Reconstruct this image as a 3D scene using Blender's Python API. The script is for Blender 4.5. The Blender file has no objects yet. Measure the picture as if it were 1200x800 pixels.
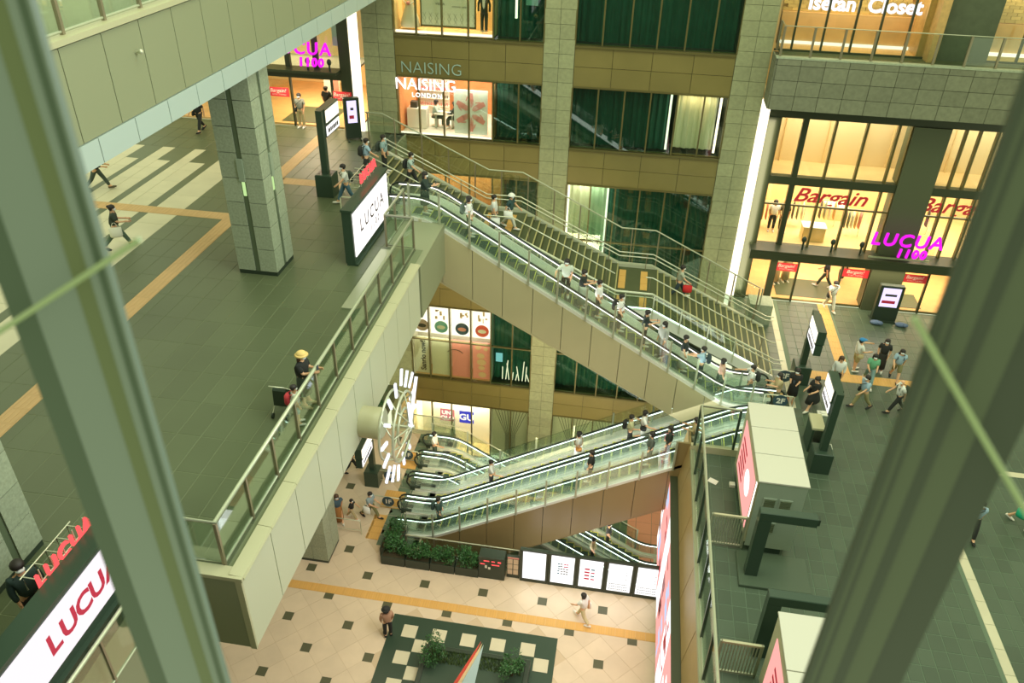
import bpy, math, random
from mathutils import Vector, Matrix
random.seed(7)
S = bpy.context.scene
COL = S.collection

# ------------------------------------------------------------------ camera
CAMZ = 28.3
RIGHT = Vector((0.98658667, 0.16186078, 0.02116225))
DOWN = Vector((0.1059684, -0.53644083, -0.83725858))
FWD = Vector((-0.12416703, 0.82827068, -0.5463975))
FPX = 933.46
cam_d = bpy.data.cameras.new('camera')
cam = bpy.data.objects.new('camera', cam_d)
COL.objects.link(cam)
cam_d.sensor_width = 36.0
cam_d.lens = FPX / 1200.0 * 36.0
cam_d.clip_start = 0.05
cam_d.clip_end = 300
m = Matrix.Identity(4)
for i in range(3):
    m[i][0] = RIGHT[i]
    m[i][1] = -DOWN[i]
    m[i][2] = -FWD[i]
m[2][3] = CAMZ
cam.matrix_world = m
cam_d.dof.use_dof = True
cam_d.dof.focus_distance = 33.0
cam_d.dof.aperture_fstop = 2.8
S.camera = cam

# ------------------------------------------------------------------ world, lights, exposure
W = bpy.data.worlds.new('evening_haze')
S.world = W
W.use_nodes = True
W.node_tree.nodes['Background'].inputs[0].default_value = (0.60, 0.66, 0.42, 1)
W.node_tree.nodes['Background'].inputs[1].default_value = 1.1
S.view_settings.view_transform = 'Standard'
S.view_settings.look = 'None'
S.view_settings.gamma = 1
S.view_settings.use_curve_mapping = False
S.view_settings.exposure = 0.58
S.cycles.max_bounces = 6
S.cycles.transparent_max_bounces = 24
S.cycles.use_denoising = True
S.cycles.sample_clamp_indirect = 4.0
S.cycles.caustics_reflective = False
S.cycles.caustics_refractive = False


def lamp(name, loc, size, power, color, rot=(0, 0, 0), sy=None, label=None, spread=math.pi):
    d = bpy.data.lights.new(name, 'AREA')
    d.shape = 'RECTANGLE'
    d.size = size
    d.size_y = sy or size
    d.energy = power
    d.color = color
    d.spread = spread
    o = bpy.data.objects.new(name, d)
    o.location = loc
    o.rotation_euler = rot
    COL.objects.link(o)
    return o


WARM = (1.0, 0.72, 0.42)
WHITEL = (0.92, 1.0, 0.86)
GREENL = (0.72, 1.0, 0.78)
# the floodlight banks under the station roof
lamp('roof_flood_light', (-14, 18, 42), 10, 1000, (0.85, 1.0, 0.72))
lamp('roof_flood_light', (2, 20, 44), 12, 1700, (0.95, 1.0, 0.72))
lamp('roof_flood_light', (16, 20, 42), 8, 380, (0.72, 1.0, 0.78))
# added fill lamps hung in mid-air to brighten the pale plaza
lamp('plaza_fill', (-3, 18, 11.5), 7, 400, (1.0, 0.85, 0.7))
lamp('plaza_fill', (-10, 22, 11.5), 4, 150, (1.0, 0.80, 0.58))
lamp('facade_fill', (-5, 28.6, 5.2), 7, 520, (1.0, 0.84, 0.5), rot=(math.radians(80), 0, 0), sy=1.5)  # added fill under the upper escalator, standing in for bounced light
lamp('facade_fill', (-2, 30.0, -1.5), 8, 420, (1.0, 0.9, 0.68), rot=(math.radians(90), 0, 0), sy=1.5)  # added fill inside the void, brightens the basement windows
# bank over the plaza, washing the pale deck fascia
lamp('plaza_wash_light', (8, 12, 30), 6, 1500, (0.86, 0.95, 1.0), rot=(0, math.radians(55), 0))
lamp('door_spill_fill', (-16.3, 37.5, 17.3), 3.5, 60, (1, 0.8, 0.56), rot=(math.radians(-25), 0, 0), sy=.4)  # added lamp standing in for shop light spilling out of the doors
lamp('door_spill_fill', (10.5, 37.4, 10.2), 8, 150, (1, 0.82, 0.56), rot=(math.radians(-25), 0, 0), sy=.4)  # same added spill for the right entrance


# ------------------------------------------------------------------ materials
def srgb(r, g, b):
    f = lambda c: (c / 255 / 12.92) if c / 255 <= 0.04045 else ((c / 255 + 0.055) / 1.055) ** 2.4
    return (f(r), f(g), f(b), 1.0)


MATS = {}


def mat(name, rgb, rough=0.6, metal=0.0, var=0.0, bump=0.0, bscale=8.0, nvar=0.0, nscale=3.0, spec=0.5):
    if name in MATS:
        return MATS[name]
    M = bpy.data.materials.new(name)
    M.use_nodes = True
    nt = M.node_tree
    b = nt.nodes['Principled BSDF']
    b.inputs['Roughness'].default_value = rough
    b.inputs['Metallic'].default_value = metal
    b.inputs['Specular IOR Level'].default_value = spec
    col = srgb(*rgb)
    b.inputs['Base Color'].default_value = col
    last = None
    if var or nvar:
        hsv = nt.nodes.new('ShaderNodeHueSaturation')
        hsv.inputs['Color'].default_value = col
        v = None
        if var:
            oi = nt.nodes.new('ShaderNodeObjectInfo')
            ge = nt.nodes.new('ShaderNodeNewGeometry')
            ad = nt.nodes.new('ShaderNodeMath'); ad.operation = 'ADD'
            fr = nt.nodes.new('ShaderNodeMath'); fr.operation = 'FRACT'
            mr = nt.nodes.new('ShaderNodeMapRange')
            mr.inputs['To Min'].default_value = 1 - var
            mr.inputs['To Max'].default_value = 1 + var
            nt.links.new(oi.outputs['Random'], ad.inputs[0])
            nt.links.new(ge.outputs['Random Per Island'], ad.inputs[1])
            nt.links.new(ad.outputs[0], fr.inputs[0])
            nt.links.new(fr.outputs[0], mr.inputs['Value'])
            v = mr.outputs[0]
        if nvar:
            tc = nt.nodes.new('ShaderNodeNewGeometry')
            no = nt.nodes.new('ShaderNodeTexNoise')
            no.inputs['Scale'].default_value = nscale
            no.inputs['Detail'].default_value = 5
            nt.links.new(tc.outputs['Position'], no.inputs['Vector'])
            m2 = nt.nodes.new('ShaderNodeMapRange')
            m2.inputs['From Min'].default_value = 0.3
            m2.inputs['From Max'].default_value = 0.7
            m2.inputs['To Min'].default_value = 1 - nvar
            m2.inputs['To Max'].default_value = 1 + nvar
            nt.links.new(no.outputs['Fac'], m2.inputs['Value'])
            if v is not None:
                mu = nt.nodes.new('ShaderNodeMath'); mu.operation = 'MULTIPLY'
                nt.links.new(v, mu.inputs[0])
                nt.links.new(m2.outputs[0], mu.inputs[1])
                v = mu.outputs[0]
            else:
                v = m2.outputs[0]
        nt.links.new(v, hsv.inputs['Value'])
        nt.links.new(hsv.outputs[0], b.inputs['Base Color'])
    if bump:
        ge = nt.nodes.new('ShaderNodeNewGeometry')
        no = nt.nodes.new('ShaderNodeTexNoise')
        no.inputs['Scale'].default_value = bscale
        no.inputs['Detail'].default_value = 6
        bu = nt.nodes.new('ShaderNodeBump')
        bu.inputs['Strength'].default_value = bump
        bu.inputs['Distance'].default_value = 0.03
        nt.links.new(ge.outputs['Position'], no.inputs['Vector'])
        nt.links.new(no.outputs['Fac'], bu.inputs['Height'])
        nt.links.new(bu.outputs[0], b.inputs['Normal'])
    MATS[name] = M
    return M


def emit(name, rgb, strength):
    if name in MATS:
        return MATS[name]
    M = bpy.data.materials.new(name)
    M.use_nodes = True
    nt = M.node_tree
    nt.nodes.remove(nt.nodes['Principled BSDF'])
    e = nt.nodes.new('ShaderNodeEmission')
    e.inputs[0].default_value = srgb(*rgb)
    e.inputs[1].default_value = strength
    nt.links.new(e.outputs[0], nt.nodes['Material Output'].inputs[0])
    MATS[name] = M
    return M


def glassm(name, tint=(225, 240, 228), refl=0.12, rough=0.02, haze=0.0):
    """thin architectural glass: tinted see-through plus a fresnel reflection"""
    M = bpy.data.materials.new(name)
    M.use_nodes = True
    nt = M.node_tree
    nt.nodes.remove(nt.nodes['Principled BSDF'])
    t = nt.nodes.new('ShaderNodeBsdfTransparent')
    t.inputs[0].default_value = srgb(*tint)
    g = nt.nodes.new('ShaderNodeBsdfGlossy')
    g.inputs['Roughness'].default_value = rough
    g.inputs['Color'].default_value = (0.96, 1, 0.96, 1)
    lw = nt.nodes.new('ShaderNodeLayerWeight')
    lw.inputs[0].default_value = 0.35
    mr = nt.nodes.new('ShaderNodeMapRange')
    mr.inputs['To Min'].default_value = refl * 0.5
    mr.inputs['To Max'].default_value = min(0.9, refl * 3.5)
    nt.links.new(lw.outputs['Fresnel'], mr.inputs['Value'])
    mx = nt.nodes.new('ShaderNodeMixShader')
    nt.links.new(mr.outputs[0], mx.inputs[0])
    nt.links.new(t.outputs[0], mx.inputs[1])
    nt.links.new(g.outputs[0], mx.inputs[2])
    out = mx
    if haze:
        d = nt.nodes.new('ShaderNodeBsdfDiffuse')
        d.inputs[0].default_value = srgb(224, 226, 218)
        m3 = nt.nodes.new('ShaderNodeMixShader')
        m3.inputs[0].default_value = haze
        nt.links.new(mx.outputs[0], m3.inputs[1])
        nt.links.new(d.outputs[0], m3.inputs[2])
        out = m3
    nt.links.new(out.outputs[0], nt.nodes['Material Output'].inputs[0])
    MATS[name] = M
    return M


m_deck = mat('deck_tile', (88, 97, 70), 0.42, var=0.07, nvar=0.08, nscale=0.35)
m_deckbase = mat('deck_joint', (120, 128, 96), 0.7)
m_conc = mat('concourse_tile', (72, 86, 68), 0.4, var=0.12, nvar=0.08, nscale=0.5)
m_concbase = mat('concourse_joint', (96, 114, 92), 0.7)
m_plaza = mat('plaza_tile', (212, 192, 166), 0.4, var=0.04, nvar=0.05, nscale=1.2)
m_plazabase = mat('plaza_joint', (198, 176, 146), 0.7)
m_dot = mat('dark_inset', (84, 84, 60), 0.5)
m_pale = mat('pale_tile', (204, 196, 168), 0.45, var=0.03, nvar=0.06, nscale=1.0)
m_paleb = mat('pale_joint', (170, 168, 140), 0.6)
m_yel3 = mat('tactile_peach', (204, 166, 116), 0.55, var=0.05)
m_yel = mat('tactile_yellow', (214, 166, 92), 0.55, var=0.05)
m_stone = mat('cut_stone', (150, 152, 116), 0.75, var=0.09, bump=0.6, bscale=5, nvar=0.1, nscale=6)
m_stone2 = mat('grey_stone', (122, 124, 102), 0.75, var=0.1, bump=0.7, bscale=4, nvar=0.12, nscale=5)
m_joint = mat('stone_joint', (72, 74, 50), 0.8)
m_stonec = mat('column_stone', (158, 166, 142), 0.7, var=0.06, bump=0.5, bscale=8, nvar=0.14, nscale=14)
m_band = mat('spandrel_panel', (126, 114, 66), 0.38, var=0.05, nvar=0.07, nscale=0.7)
m_bandj = mat('spandrel_joint', (60, 58, 34), 0.7)
m_frame = mat('bronze_frame', (106, 98, 58), 0.4, metal=0.3)
m_dframe = mat('dark_frame', (56, 62, 42), 0.4)
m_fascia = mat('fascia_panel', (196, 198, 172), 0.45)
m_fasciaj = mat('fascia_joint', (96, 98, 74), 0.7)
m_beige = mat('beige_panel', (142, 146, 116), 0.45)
m_cream = mat('cream_coping', (184, 180, 146), 0.4)
m_lowlit = mat('lower_fascia_lit', (176, 190, 184), 0.4)  # paler bluish tone put in for the different light on this strip
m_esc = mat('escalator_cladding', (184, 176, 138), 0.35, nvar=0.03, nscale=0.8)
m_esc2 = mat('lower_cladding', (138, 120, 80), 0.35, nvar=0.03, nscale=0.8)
m_steel = mat('brushed_steel', (206, 208, 184), 0.3, metal=0.5)
m_steelp = mat('painted_steel', (178, 182, 156), 0.35, metal=0.4)
m_postm = mat('post_steel', (150, 140, 116), 0.35, metal=0.5)
m_rub = mat('black_rubber', (34, 44, 36), 0.35)
m_step = mat('escalator_step', (50, 76, 64), 0.5, metal=0.3)
m_yline = mat('yellow_edge', (206, 204, 96), 0.5)
m_deckpl = mat('balustrade_deck', (220, 220, 208), 0.3, metal=0.1)
m_stair = mat('stair_stone', (78, 84, 54), 0.6, nvar=0.06)
m_nose = mat('stair_nosing', (168, 160, 110), 0.5)
m_black = mat('black_enamel', (46, 58, 46), 0.35)
m_dgreen = mat('dark_green_paint', (52, 70, 56), 0.3)
m_roofw = mat('white_roof_sheet', (200, 196, 180), 0.5)
m_grey = mat('light_grey_metal', (150, 162, 142), 0.45)
m_soil = mat('soil', (70, 62, 40), 0.9)
m_leaf = mat('shrub_leaf', (52, 98, 48), 0.5, var=0.3)
m_grass = mat('grass_blade', (92, 116, 62), 0.7, var=0.3)
m_bark = mat('bark', (92, 80, 54), 0.9)
m_curtain = mat('green_curtain', (38, 90, 76), 0.8, nvar=0.15, nscale=1.5)
m_curtl = mat('pale_curtain', (196, 206, 176), 0.8)
m_dark = mat('dark_room', (30, 44, 36), 0.8)
m_wwall = mat('warm_wall', (236, 206, 150), 0.6)
m_wfloor = mat('wood_floor', (226, 180, 124), 0.5, nvar=0.08, nscale=2)
m_wfloor2 = mat('shop_floor', (226, 196, 140), 0.4, nvar=0.1, nscale=1)
m_white = mat('white_paint', (232, 228, 212), 0.5)
m_orange = mat('orange_wall', (214, 140, 84), 0.6)
m_wood = mat('light_wood', (204, 164, 104), 0.5, nvar=0.12, nscale=5)
m_red = mat('red_vinyl', (222, 56, 66), 0.5)
m_pink = mat('pink_print', (228, 150, 140), 0.5)
m_mag = emit('magenta_letter', (226, 30, 214), 1.0)
m_ledr = emit('red_letter', (250, 84, 84), 1.1)
m_led = emit('led_strip', (222, 252, 238), 2.6)
m_ledw = emit('warm_led_strip', (250, 244, 236), 1.9)
m_lcol = emit('column_light', (255, 240, 206), 1.6)
m_scr = emit('white_screen', (250, 244, 240), 1.15)
m_scr2 = emit('soft_screen', (236, 228, 232), 0.85)
m_scrp = emit('pink_screen', (238, 158, 150), 0.95)
m_scrw = emit('screen_white', (244, 240, 240), 1.2)
m_box = emit('window_light_box', (255, 246, 230), 1.15)
m_shopl = emit('shop_ceiling_lamp', (255, 240, 214), 4.0)
m_ink = mat('dark_ink', (70, 66, 56), 0.6)
m_inkr = mat('red_ink', (214, 48, 84), 0.5)
m_glass = glassm('rail_glass', (246, 251, 247), 0.09)
m_glass2 = glassm('balustrade_glass', (246, 252, 249), 0.09, haze=0.06)
m_win = glassm('window_glass', (220, 238, 228), 0.085, rough=0.015)
m_winc = glassm('clear_window', (248, 250, 242), 0.06)


# ------------------------------------------------------------------ mesh helpers
class MB:
    def __init__(s):
        s.v = []; s.f = []; s.mi = []; s.sm = []

    def add(s, vs, fs, mi=0, smooth=False):
        n = len(s.v)
        s.v += [tuple(p) for p in vs]
        s.f += [tuple(n + i for i in f) for f in fs]
        s.mi += [mi] * len(fs)
        s.sm += [smooth] * len(fs)
        return s

    def box(s, x0, x1, y0, y1, z0, z1, mi=0):
        if x0 > x1: x0, x1 = x1, x0
        if y0 > y1: y0, y1 = y1, y0
        if z0 > z1: z0, z1 = z1, z0
        vs = [(x, y, z) for z in (z0, z1) for y in (y0, y1) for x in (x0, x1)]
        return s.add(vs, [(0, 2, 3, 1), (4, 5, 7, 6), (0, 1, 5, 4), (2, 6, 7, 3), (0, 4, 6, 2), (1, 3, 7, 5)], mi)

    def bbox(s, x0, x1, y0, y1, z0, z1, b=0.01, mi=0):
        """box with chamfered upper edges"""
        vs = [(x0, y0, z0), (x1, y0, z0), (x1, y1, z0), (x0, y1, z0), (x0, y0, z1 - b), (x1, y0, z1 - b), (x1, y1, z1 - b), (x0, y1, z1 - b),
              (x0 + b, y0 + b, z1), (x1 - b, y0 + b, z1), (x1 - b, y1 - b, z1), (x0 + b, y1 - b, z1)]
        return s.add(vs, [(0, 3, 2, 1), (0, 1, 5, 4), (1, 2, 6, 5), (2, 3, 7, 6), (3, 0, 4, 7), (4, 5, 9, 8), (5, 6, 10, 9), (6, 7, 11, 10), (7, 4, 8, 11), (8, 9, 10, 11)], mi)

    def prism(s, pts, a0, a1, axis='y', mi=0):
        """polygon extruded along an axis; pts in the other two (x,z) / (y,z) / (x,y)"""
        n = len(pts)
        def P(p, a):
            return (p[0], a, p[1]) if axis == 'y' else ((a, p[0], p[1]) if axis == 'x' else (p[0], p[1], a))
        vs = [P(p, a0) for p in pts] + [P(p, a1) for p in pts]
        fs = [tuple(range(n)), tuple(range(2 * n - 1, n - 1, -1))] + [(i, i + n, (i + 1) % n + n, (i + 1) % n) for i in range(n)]
        return s.add(vs, fs, mi)

    def strip(s, pts, a0, a1, h, axis='y', mi=0):
        """band following a polyline in xz, thickness h downwards, extruded in y"""
        for (x0, z0), (x1, z1) in zip(pts, pts[1:]):
            s.prism([(x0, z0 - h), (x1, z1 - h), (x1, z1), (x0, z0)], a0, a1, axis, mi)
        return s

    def tube(s, pts, r, n=8, mi=0, closed=False):
        pts = [Vector(p) for p in pts]
        k = len(pts)
        rings = []
        for i, p in enumerate(pts):
            if closed:
                d = (pts[(i + 1) % k] - pts[i - 1]).normalized()
            else:
                d = (pts[min(i + 1, k - 1)] - pts[max(i - 1, 0)]).normalized()
            up = Vector((0, 0, 1)) if abs(d.z) < 0.9 else Vector((1, 0, 0))
            a = d.cross(up).normalized(); b = a.cross(d)
            rr = r[i] if isinstance(r, (list, tuple)) else r
            rings.append([p + (a * math.cos(t) + b * math.sin(t)) * rr for t in [2 * math.pi * j / n for j in range(n)]])
        vs = [v for R_ in rings for v in R_]
        fs = []
        for i in range(k if closed else k - 1):
            i2 = (i + 1) % k
            for j in range(n):
                fs.append((i * n + j, i * n + (j + 1) % n, i2 * n + (j + 1) % n, i2 * n + j))
        s.add(vs, fs, mi, True)
        if not closed:
            s.add(rings[0], [tuple(range(n - 1, -1, -1))], mi)
            s.add(rings[-1], [tuple(range(n))], mi)
        return s

    def ell(s, c, r, n=10, m_=6, mi=0, z0=-1.0, z1=1.0):
        """ellipsoid (or the slice of it between z0 and z1, in units of the radius)"""
        vs = []; fs = []
        t0, t1 = math.asin(z0), math.asin(z1)
        for i in range(m_ + 1):
            t = t0 + (t1 - t0) * i / m_
            for j in range(n):
                a = 2 * math.pi * j / n
                vs.append((c[0] + r[0] * math.cos(t) * math.cos(a), c[1] + r[1] * math.cos(t) * math.sin(a), c[2] + r[2] * math.sin(t)))
        for i in range(m_):
            for j in range(n):
                fs.append((i * n + j, i * n + (j + 1) % n, (i + 1) * n + (j + 1) % n, (i + 1) * n + j))
        fs.append(tuple(range(n - 1, -1, -1)))
        fs.append(tuple(m_ * n + j for j in range(n)))
        return s.add(vs, fs, mi, True)

    def loft(s, secs, n=14, mi=0):
        """stack of ellipses (cx,cy,z,rx,ry)"""
        vs = []; fs = []
        for (cx, cy, z, rx, ry) in secs:
            for j in range(n):
                a = 2 * math.pi * j / n
                vs.append((cx + rx * math.cos(a), cy + ry * math.sin(a), z))
        for i in range(len(secs) - 1):
            for j in range(n):
                fs.append((i * n + j, i * n + (j + 1) % n, (i + 1) * n + (j + 1) % n, (i + 1) * n + j))
        fs.append(tuple(range(n - 1, -1, -1)))
        fs.append(tuple((len(secs) - 1) * n + j for j in range(n)))
        return s.add(vs, fs, mi, True)

    def mesh(s, name, mats):
        me = bpy.data.meshes.new(name)
        me.from_pydata(s.v, [], s.f)
        for k in (mats if isinstance(mats, (list, tuple)) else [mats]):
            me.materials.append(k)
        me.polygons.foreach_set('material_index', s.mi)
        me.polygons.foreach_set('use_smooth', s.sm)
        me.update()
        return me

    def build(s, name, mats, parent=None, **k):
        return put(name, s.mesh(name, mats), parent, **k)


def tag(o, label=None, cat=None, group=None, kind=None):
    if label: o['label'] = label
    if cat: o['category'] = cat
    if group: o['group'] = group
    if kind: o['kind'] = kind
    return o


def put(name, data, parent=None, loc=None, rz=None, label=None, cat=None, group=None, kind=None):
    o = bpy.data.objects.new(name, data)
    COL.objects.link(o)
    if parent is not None:
        o.parent = parent
    if loc is not None:
        o.location = loc
    if rz is not None:
        o.rotation_euler = (0, 0, rz)
    return tag(o, label, cat, group, kind)


def empty(name, loc, label, cat, group=None, rz=0.0):
    return put(name, None, None, loc, rz, label, cat, group)


def struct(name, mb, mats, parent=None, label=None):
    o = mb.build(name, mats, parent)
    if parent is None:
        o['kind'] = 'structure'
        if label: o['label'] = label
    return o


TEXTS = []


def text(s, size, loc, mt, parent=None, face='-y', ext=0.0, off=0.0, shear=0.0, align='CENTER', name='lettering', sx=1.0, sp=1.0, tilt=0.0):
    c = bpy.data.curves.new(name, 'FONT')
    c.body = s
    c.size = size
    c.extrude = ext
    c.offset = off
    c.shear = shear
    c.align_x = align
    c.align_y = 'CENTER'
    c.space_character = sp
    c.resolution_u = 3
    c.materials.append(mt)
    o = bpy.data.objects.new(name, c)
    COL.objects.link(o)
    if parent is not None: o.parent = parent
    o.location = loc
    rz = {'-y': 0, '+x': math.pi / 2, '-x': -math.pi / 2, 'up': 0}[face]
    o.rotation_euler = (0 if face == 'up' else math.pi / 2, 0, rz) if not tilt else (math.pi / 2, tilt, rz)
    o.scale = (sx, 1, 1)
    TEXTS.append(o)
    return o


def proj(p):
    v = Vector((p[0], p[1], p[2] - CAMZ))
    d = v.dot(FWD)
    if d < 0.1: return None
    return (600 + FPX * v.dot(RIGHT) / d, 400 + FPX * v.dot(DOWN) / d, d)


def seen(p, mg=25):
    q = proj(p)
    return q is not None and -mg < q[0] < 1200 + mg and -mg < q[1] < 800 + mg


def copy_tree(o, parent=None):
    c = o.copy()
    COL.objects.link(c)
    if parent is not None: c.parent = parent
    for ch in o.children: copy_tree(ch, c)
    return c


def pieces(parent, name, cells, mats, maker, limit=300):
    """cells: list of (cx,cy,cz,key); maker(key)->MB about the origin. The largest 300 become parts, the rest one joined part."""
    vis = [c for c in cells if seen(c[:3], 40)]
    vis.sort(key=lambda c: proj(c[:3])[2])
    near, rest = vis[:limit], vis[limit:]
    cache = {}
    for c in near:
        k = c[3]
        if k not in cache: cache[k] = maker(k).mesh(name, mats)
        put(name, cache[k], parent, c[:3])
    if rest:
        mb = MB()
        for c in rest:
            t = maker(c[3])
            mb.add([(x + c[0], y + c[1], z + c[2]) for x, y, z in t.v], t.f)
        mb.build(name + '_field', mats, parent, kind='stuff')


# levels: B1 -6.0, 1F 0, 2F 7.6, 3F 15
B1, L1, L2, L3 = -6.0, 0.0, 7.6, 15.0

# ================================================================== FLOORS
def tilemaker(g=0.012, h=0.02, yg=None):
    def mk(k):
        w, d = k
        return MB().bbox(-w / 2 + g, w / 2 - g, -d / 2 + g, d / 2 - g, -h, 0, 0.008)
    return mk


def grid(x0, x1, y0, y1, w, d, z, skip=None):
    out = []
    x = x1
    while x > x0 + 0.05:
        ww = min(w, x - x0)
        y = y0
        while y < y1 - 0.05:
            dd = min(d, y1 - y)
            c = (x - ww / 2, y + dd / 2, z, (round(ww, 3), round(dd, 3)))
            if skip is None or not skip(c[0], c[1]): out.append(c)
            y += dd
        x -= ww
    return out


# --- 3F deck
mb = MB()
for (x0, x1, y0, y1) in ((-40, -7.25, 10.2, 25.62), (-40, -8.62, 25.62, 30.3), (-40, -11.35, 30.3, 38), (-40, -8.95, 2, 10.2)):
    mb.box(x0, x1, y0, y1, 12.9, L3 - 0.008)
deck = struct('floor', mb, m_deckbase)
PALE = ((-18.72, -17.5, 33.0), (-19.9, -19.1, 32.05), (-20.46, -19.9, 33.72), (-21.45, -20.8, 32.05), (-22.07, -21.45, 33.72), (-23.0, -22.35, 32.05), (-23.7, -23.0, 33.72))


def in_pale(x, y):
    return any(a < x < b and y < e for a, b, e in PALE)


def in_yel3(x, y):
    return (-15.6 < x < -15.0 and y > 10.2) or (x < -15.6 and 26.6 < y < 27.2) or (-15.0 < x < -11.9 and 30.55 < y < 31.2)


def clip_out(cells, test):
    return [c for c in cells if not test(c[0], c[1])]


cells = grid(-15.0, -7.5, 10.35, 25.6, 0.65, 1.3, L3) + grid(-15.0, -8.75, 25.6, 30.55, 0.65, 1.3, L3) + grid(-15.0, -11.4, 31.2, 38, 0.65, 1.3, L3) \
    + grid(-17.5, -15.6, 10.2, 26.6, 0.65, 1.3, L3) + grid(-17.5, -15.6, 27.2, 38, 0.65, 1.3, L3) + grid(-26, -17.5, 33.72, 38, 0.65, 1.3, L3) \
    + grid(-15.0, -9.4, 2, 10.35, 0.65, 1.3, L3)
pieces(deck, 'tile', cells, m_deck, tilemaker(0.006))
cells = []
for a, b, e in PALE:
    cells += grid(a, b, 14.0, 26.6, b - a, 1.3, L3) + grid(a, b, 27.2, e, b - a, 1.3, L3)
pieces(deck, 'pale_tile', cells, m_pale, tilemaker(0.006), 120)
mb = MB()
for a, b, y0, y1 in ((-19.1, -18.72, 14, 32.05), (-20.8, -20.46, 14, 32.05), (-22.35, -22.07, 14, 32.05), (-18.72, -17.5, 33.0, 33.72), (-19.9, -18.72, 32.05, 33.72), (-21.45, -20.46, 32.05, 33.72), (-23, -22.07, 32.05, 33.72)):
    mb.box(a + .006, b - .006, y0, min(y1, 26.59) if y0 < 26 else y1, L3 - .02, L3 - .002)
    if y0 < 26: mb.box(a + .006, b - .006, 27.2, y1, L3 - .02, L3 - .002)
mb.build('dark_tile', m_deck, deck, kind='stuff')
cells = grid(-15.6, -15.0, 10.2, 38, 0.6, 0.6, L3 + .003) + grid(-26, -15.6, 26.6, 27.2, 0.6, 0.6, L3 + .003) + grid(-15.0, -11.9, 30.55, 31.2, 0.6, 0.65, L3 + .003)


def tactile(k):
    w, d = k
    t = MB().box(-w / 2 + .003, w / 2 - .003, -d / 2 + .003, d / 2 - .003, -0.02, 0.0)
    for i in range(4):
        x = -w / 2 + w * (i + .5) / 4
        t.box(x - .03, x + .03, -d / 2 + .04, d / 2 - .04, 0, 0.006)
    return t


pieces(deck, 'tactile_tile', cells, m_yel3, tactile, 120)

# --- fascia of the 3F deck: side facing the plaza, panels 1.42 m, plus the coping
fascia = struct('trim_1', MB().box(-7.2, -7.12, 10.12, 24.3, 12.8, 15.0), m_fasciaj)
for i in range(10):
    y0 = 10.13 + 1.42 * i
    y1 = min(y0 + 1.42, 24.3)
    MB().box(-7.12, -7.07, y0 + .012, y1 - .012, 12.8, 14.98).build('fascia_panel', m_fascia, fascia)
    c = MB().prism([(-7.34, 15.0), (-7.02, 15.0), (-7.0, 15.04), (-7.03, 15.1), (-7.34, 15.12)], y0 + .006, y1 - .006)
    c.build('coping', m_cream, fascia)
# front of the deck (towards the camera) and the return of the fascia
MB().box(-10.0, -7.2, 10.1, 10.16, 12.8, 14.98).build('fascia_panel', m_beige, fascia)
MB().box(-10.0, -7.02, 10.06, 10.36, 15.0, 15.1).build('coping', m_cream, fascia)
MB().box(-7.2, -7.06, 10.08, 10.14, 12.78, 15.0).build('corner_strip', m_cream, fascia)
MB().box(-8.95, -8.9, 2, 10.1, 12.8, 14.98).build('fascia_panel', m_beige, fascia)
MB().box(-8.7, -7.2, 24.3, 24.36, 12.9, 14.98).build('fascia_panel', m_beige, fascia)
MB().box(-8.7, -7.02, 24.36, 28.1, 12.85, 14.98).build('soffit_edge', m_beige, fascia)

# --- rails
def glass_rail(name, label, pts, z0, z1, posts, post_m, bar_m, group=None, bar=0.045, postw=0.05, glass=None, topbar=True, kick=True, cat='railing', rake=None):
    """pts: plan polyline [(x,y,dz)], posts: spacing"""
    root = empty(name, (pts[0][0], pts[0][1], z0), label, cat, group)
    ox, oy, oz = root.location
    P = [Vector((p[0] - ox, p[1] - oy, (p[2] if len(p) > 2 else 0))) for p in pts]
    H = z1 - z0
    for a, b in zip(P, P[1:]):
        L = (b - a).length
        n = max(1, round(L / posts))
        d = (b - a) / n
        for i in range(n):
            q0 = a + d * i; q1 = q0 + d
            u = d.normalized() * (postw * .6)
            g = MB()
            nrm = Vector((-d.y, d.x, 0)).normalized() * .008
            vs = []
            for s_ in (nrm, -nrm):
                for w in (q0 + u, q1 - u):
                    for h in (.09, H - .05):
                        vs.append(w + s_ + Vector((0, 0, h)))
            g.add(vs, [(0, 1, 3, 2), (4, 6, 7, 5), (0, 2, 6, 4), (1, 5, 7, 3)])
            g.build('glass_panel', glass or m_glass, root)
        for i in range(n + 1):
            q = a + d * i
            if i == 0 and a is not P[0]: continue
            MB().box(q.x - postw / 2, q.x + postw / 2, q.y - postw / 2, q.y + postw / 2, q.z, q.z + H - .02).build('post', post_m, root)
    if topbar:
        t = MB()
        t.tube([p + Vector((0, 0, H)) for p in P], bar, 8)
        t.build('top_rail', bar_m, root)
    if kick:
        t = MB()
        t.tube([p + Vector((0, 0, .06)) for p in P], .03, 6)
        t.build('bottom_rail', bar_m, root)
    return root


glass_rail('glass_railing', 'long glass railing with cream top bar along the upper deck edge', [(-8.75, 10.4), (-7.55, 10.4), (-7.55, 25.5), (-8.6, 25.55), (-8.6, 28.0)], L3 + .05, 16.3, 1.42, m_postm, m_steelp, bar=.05, postw=.07)
glass_rail('glass_railing', 'glass railing below the white screen at the near end of the upper deck', [(-8.72, 3.0), (-8.72, 9.6)], 14.3, 15.55, 1.6, m_postm, m_steelp)
# low pale metal plate along the deck edge by the second screen
MB().box(-8.75, -8.35, 21.0, 25.3, L3, L3 + .05).build('floor_plate', m_steelp, label='pale metal floor plate beside the screen on the upper deck', cat='plate')

# --- 1F plaza: diagonal pale tiles with small dark insets
mb = MB()
mb.box(-40, 3.9, 2, 24.2, -0.5, -0.008)
mb.box(-40, -7.9, 24.2, 32.9, -0.5, -0.008)
plaza = struct('floor', mb, m_plazabase)
PX, PY = 1.31, 1.33


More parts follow.
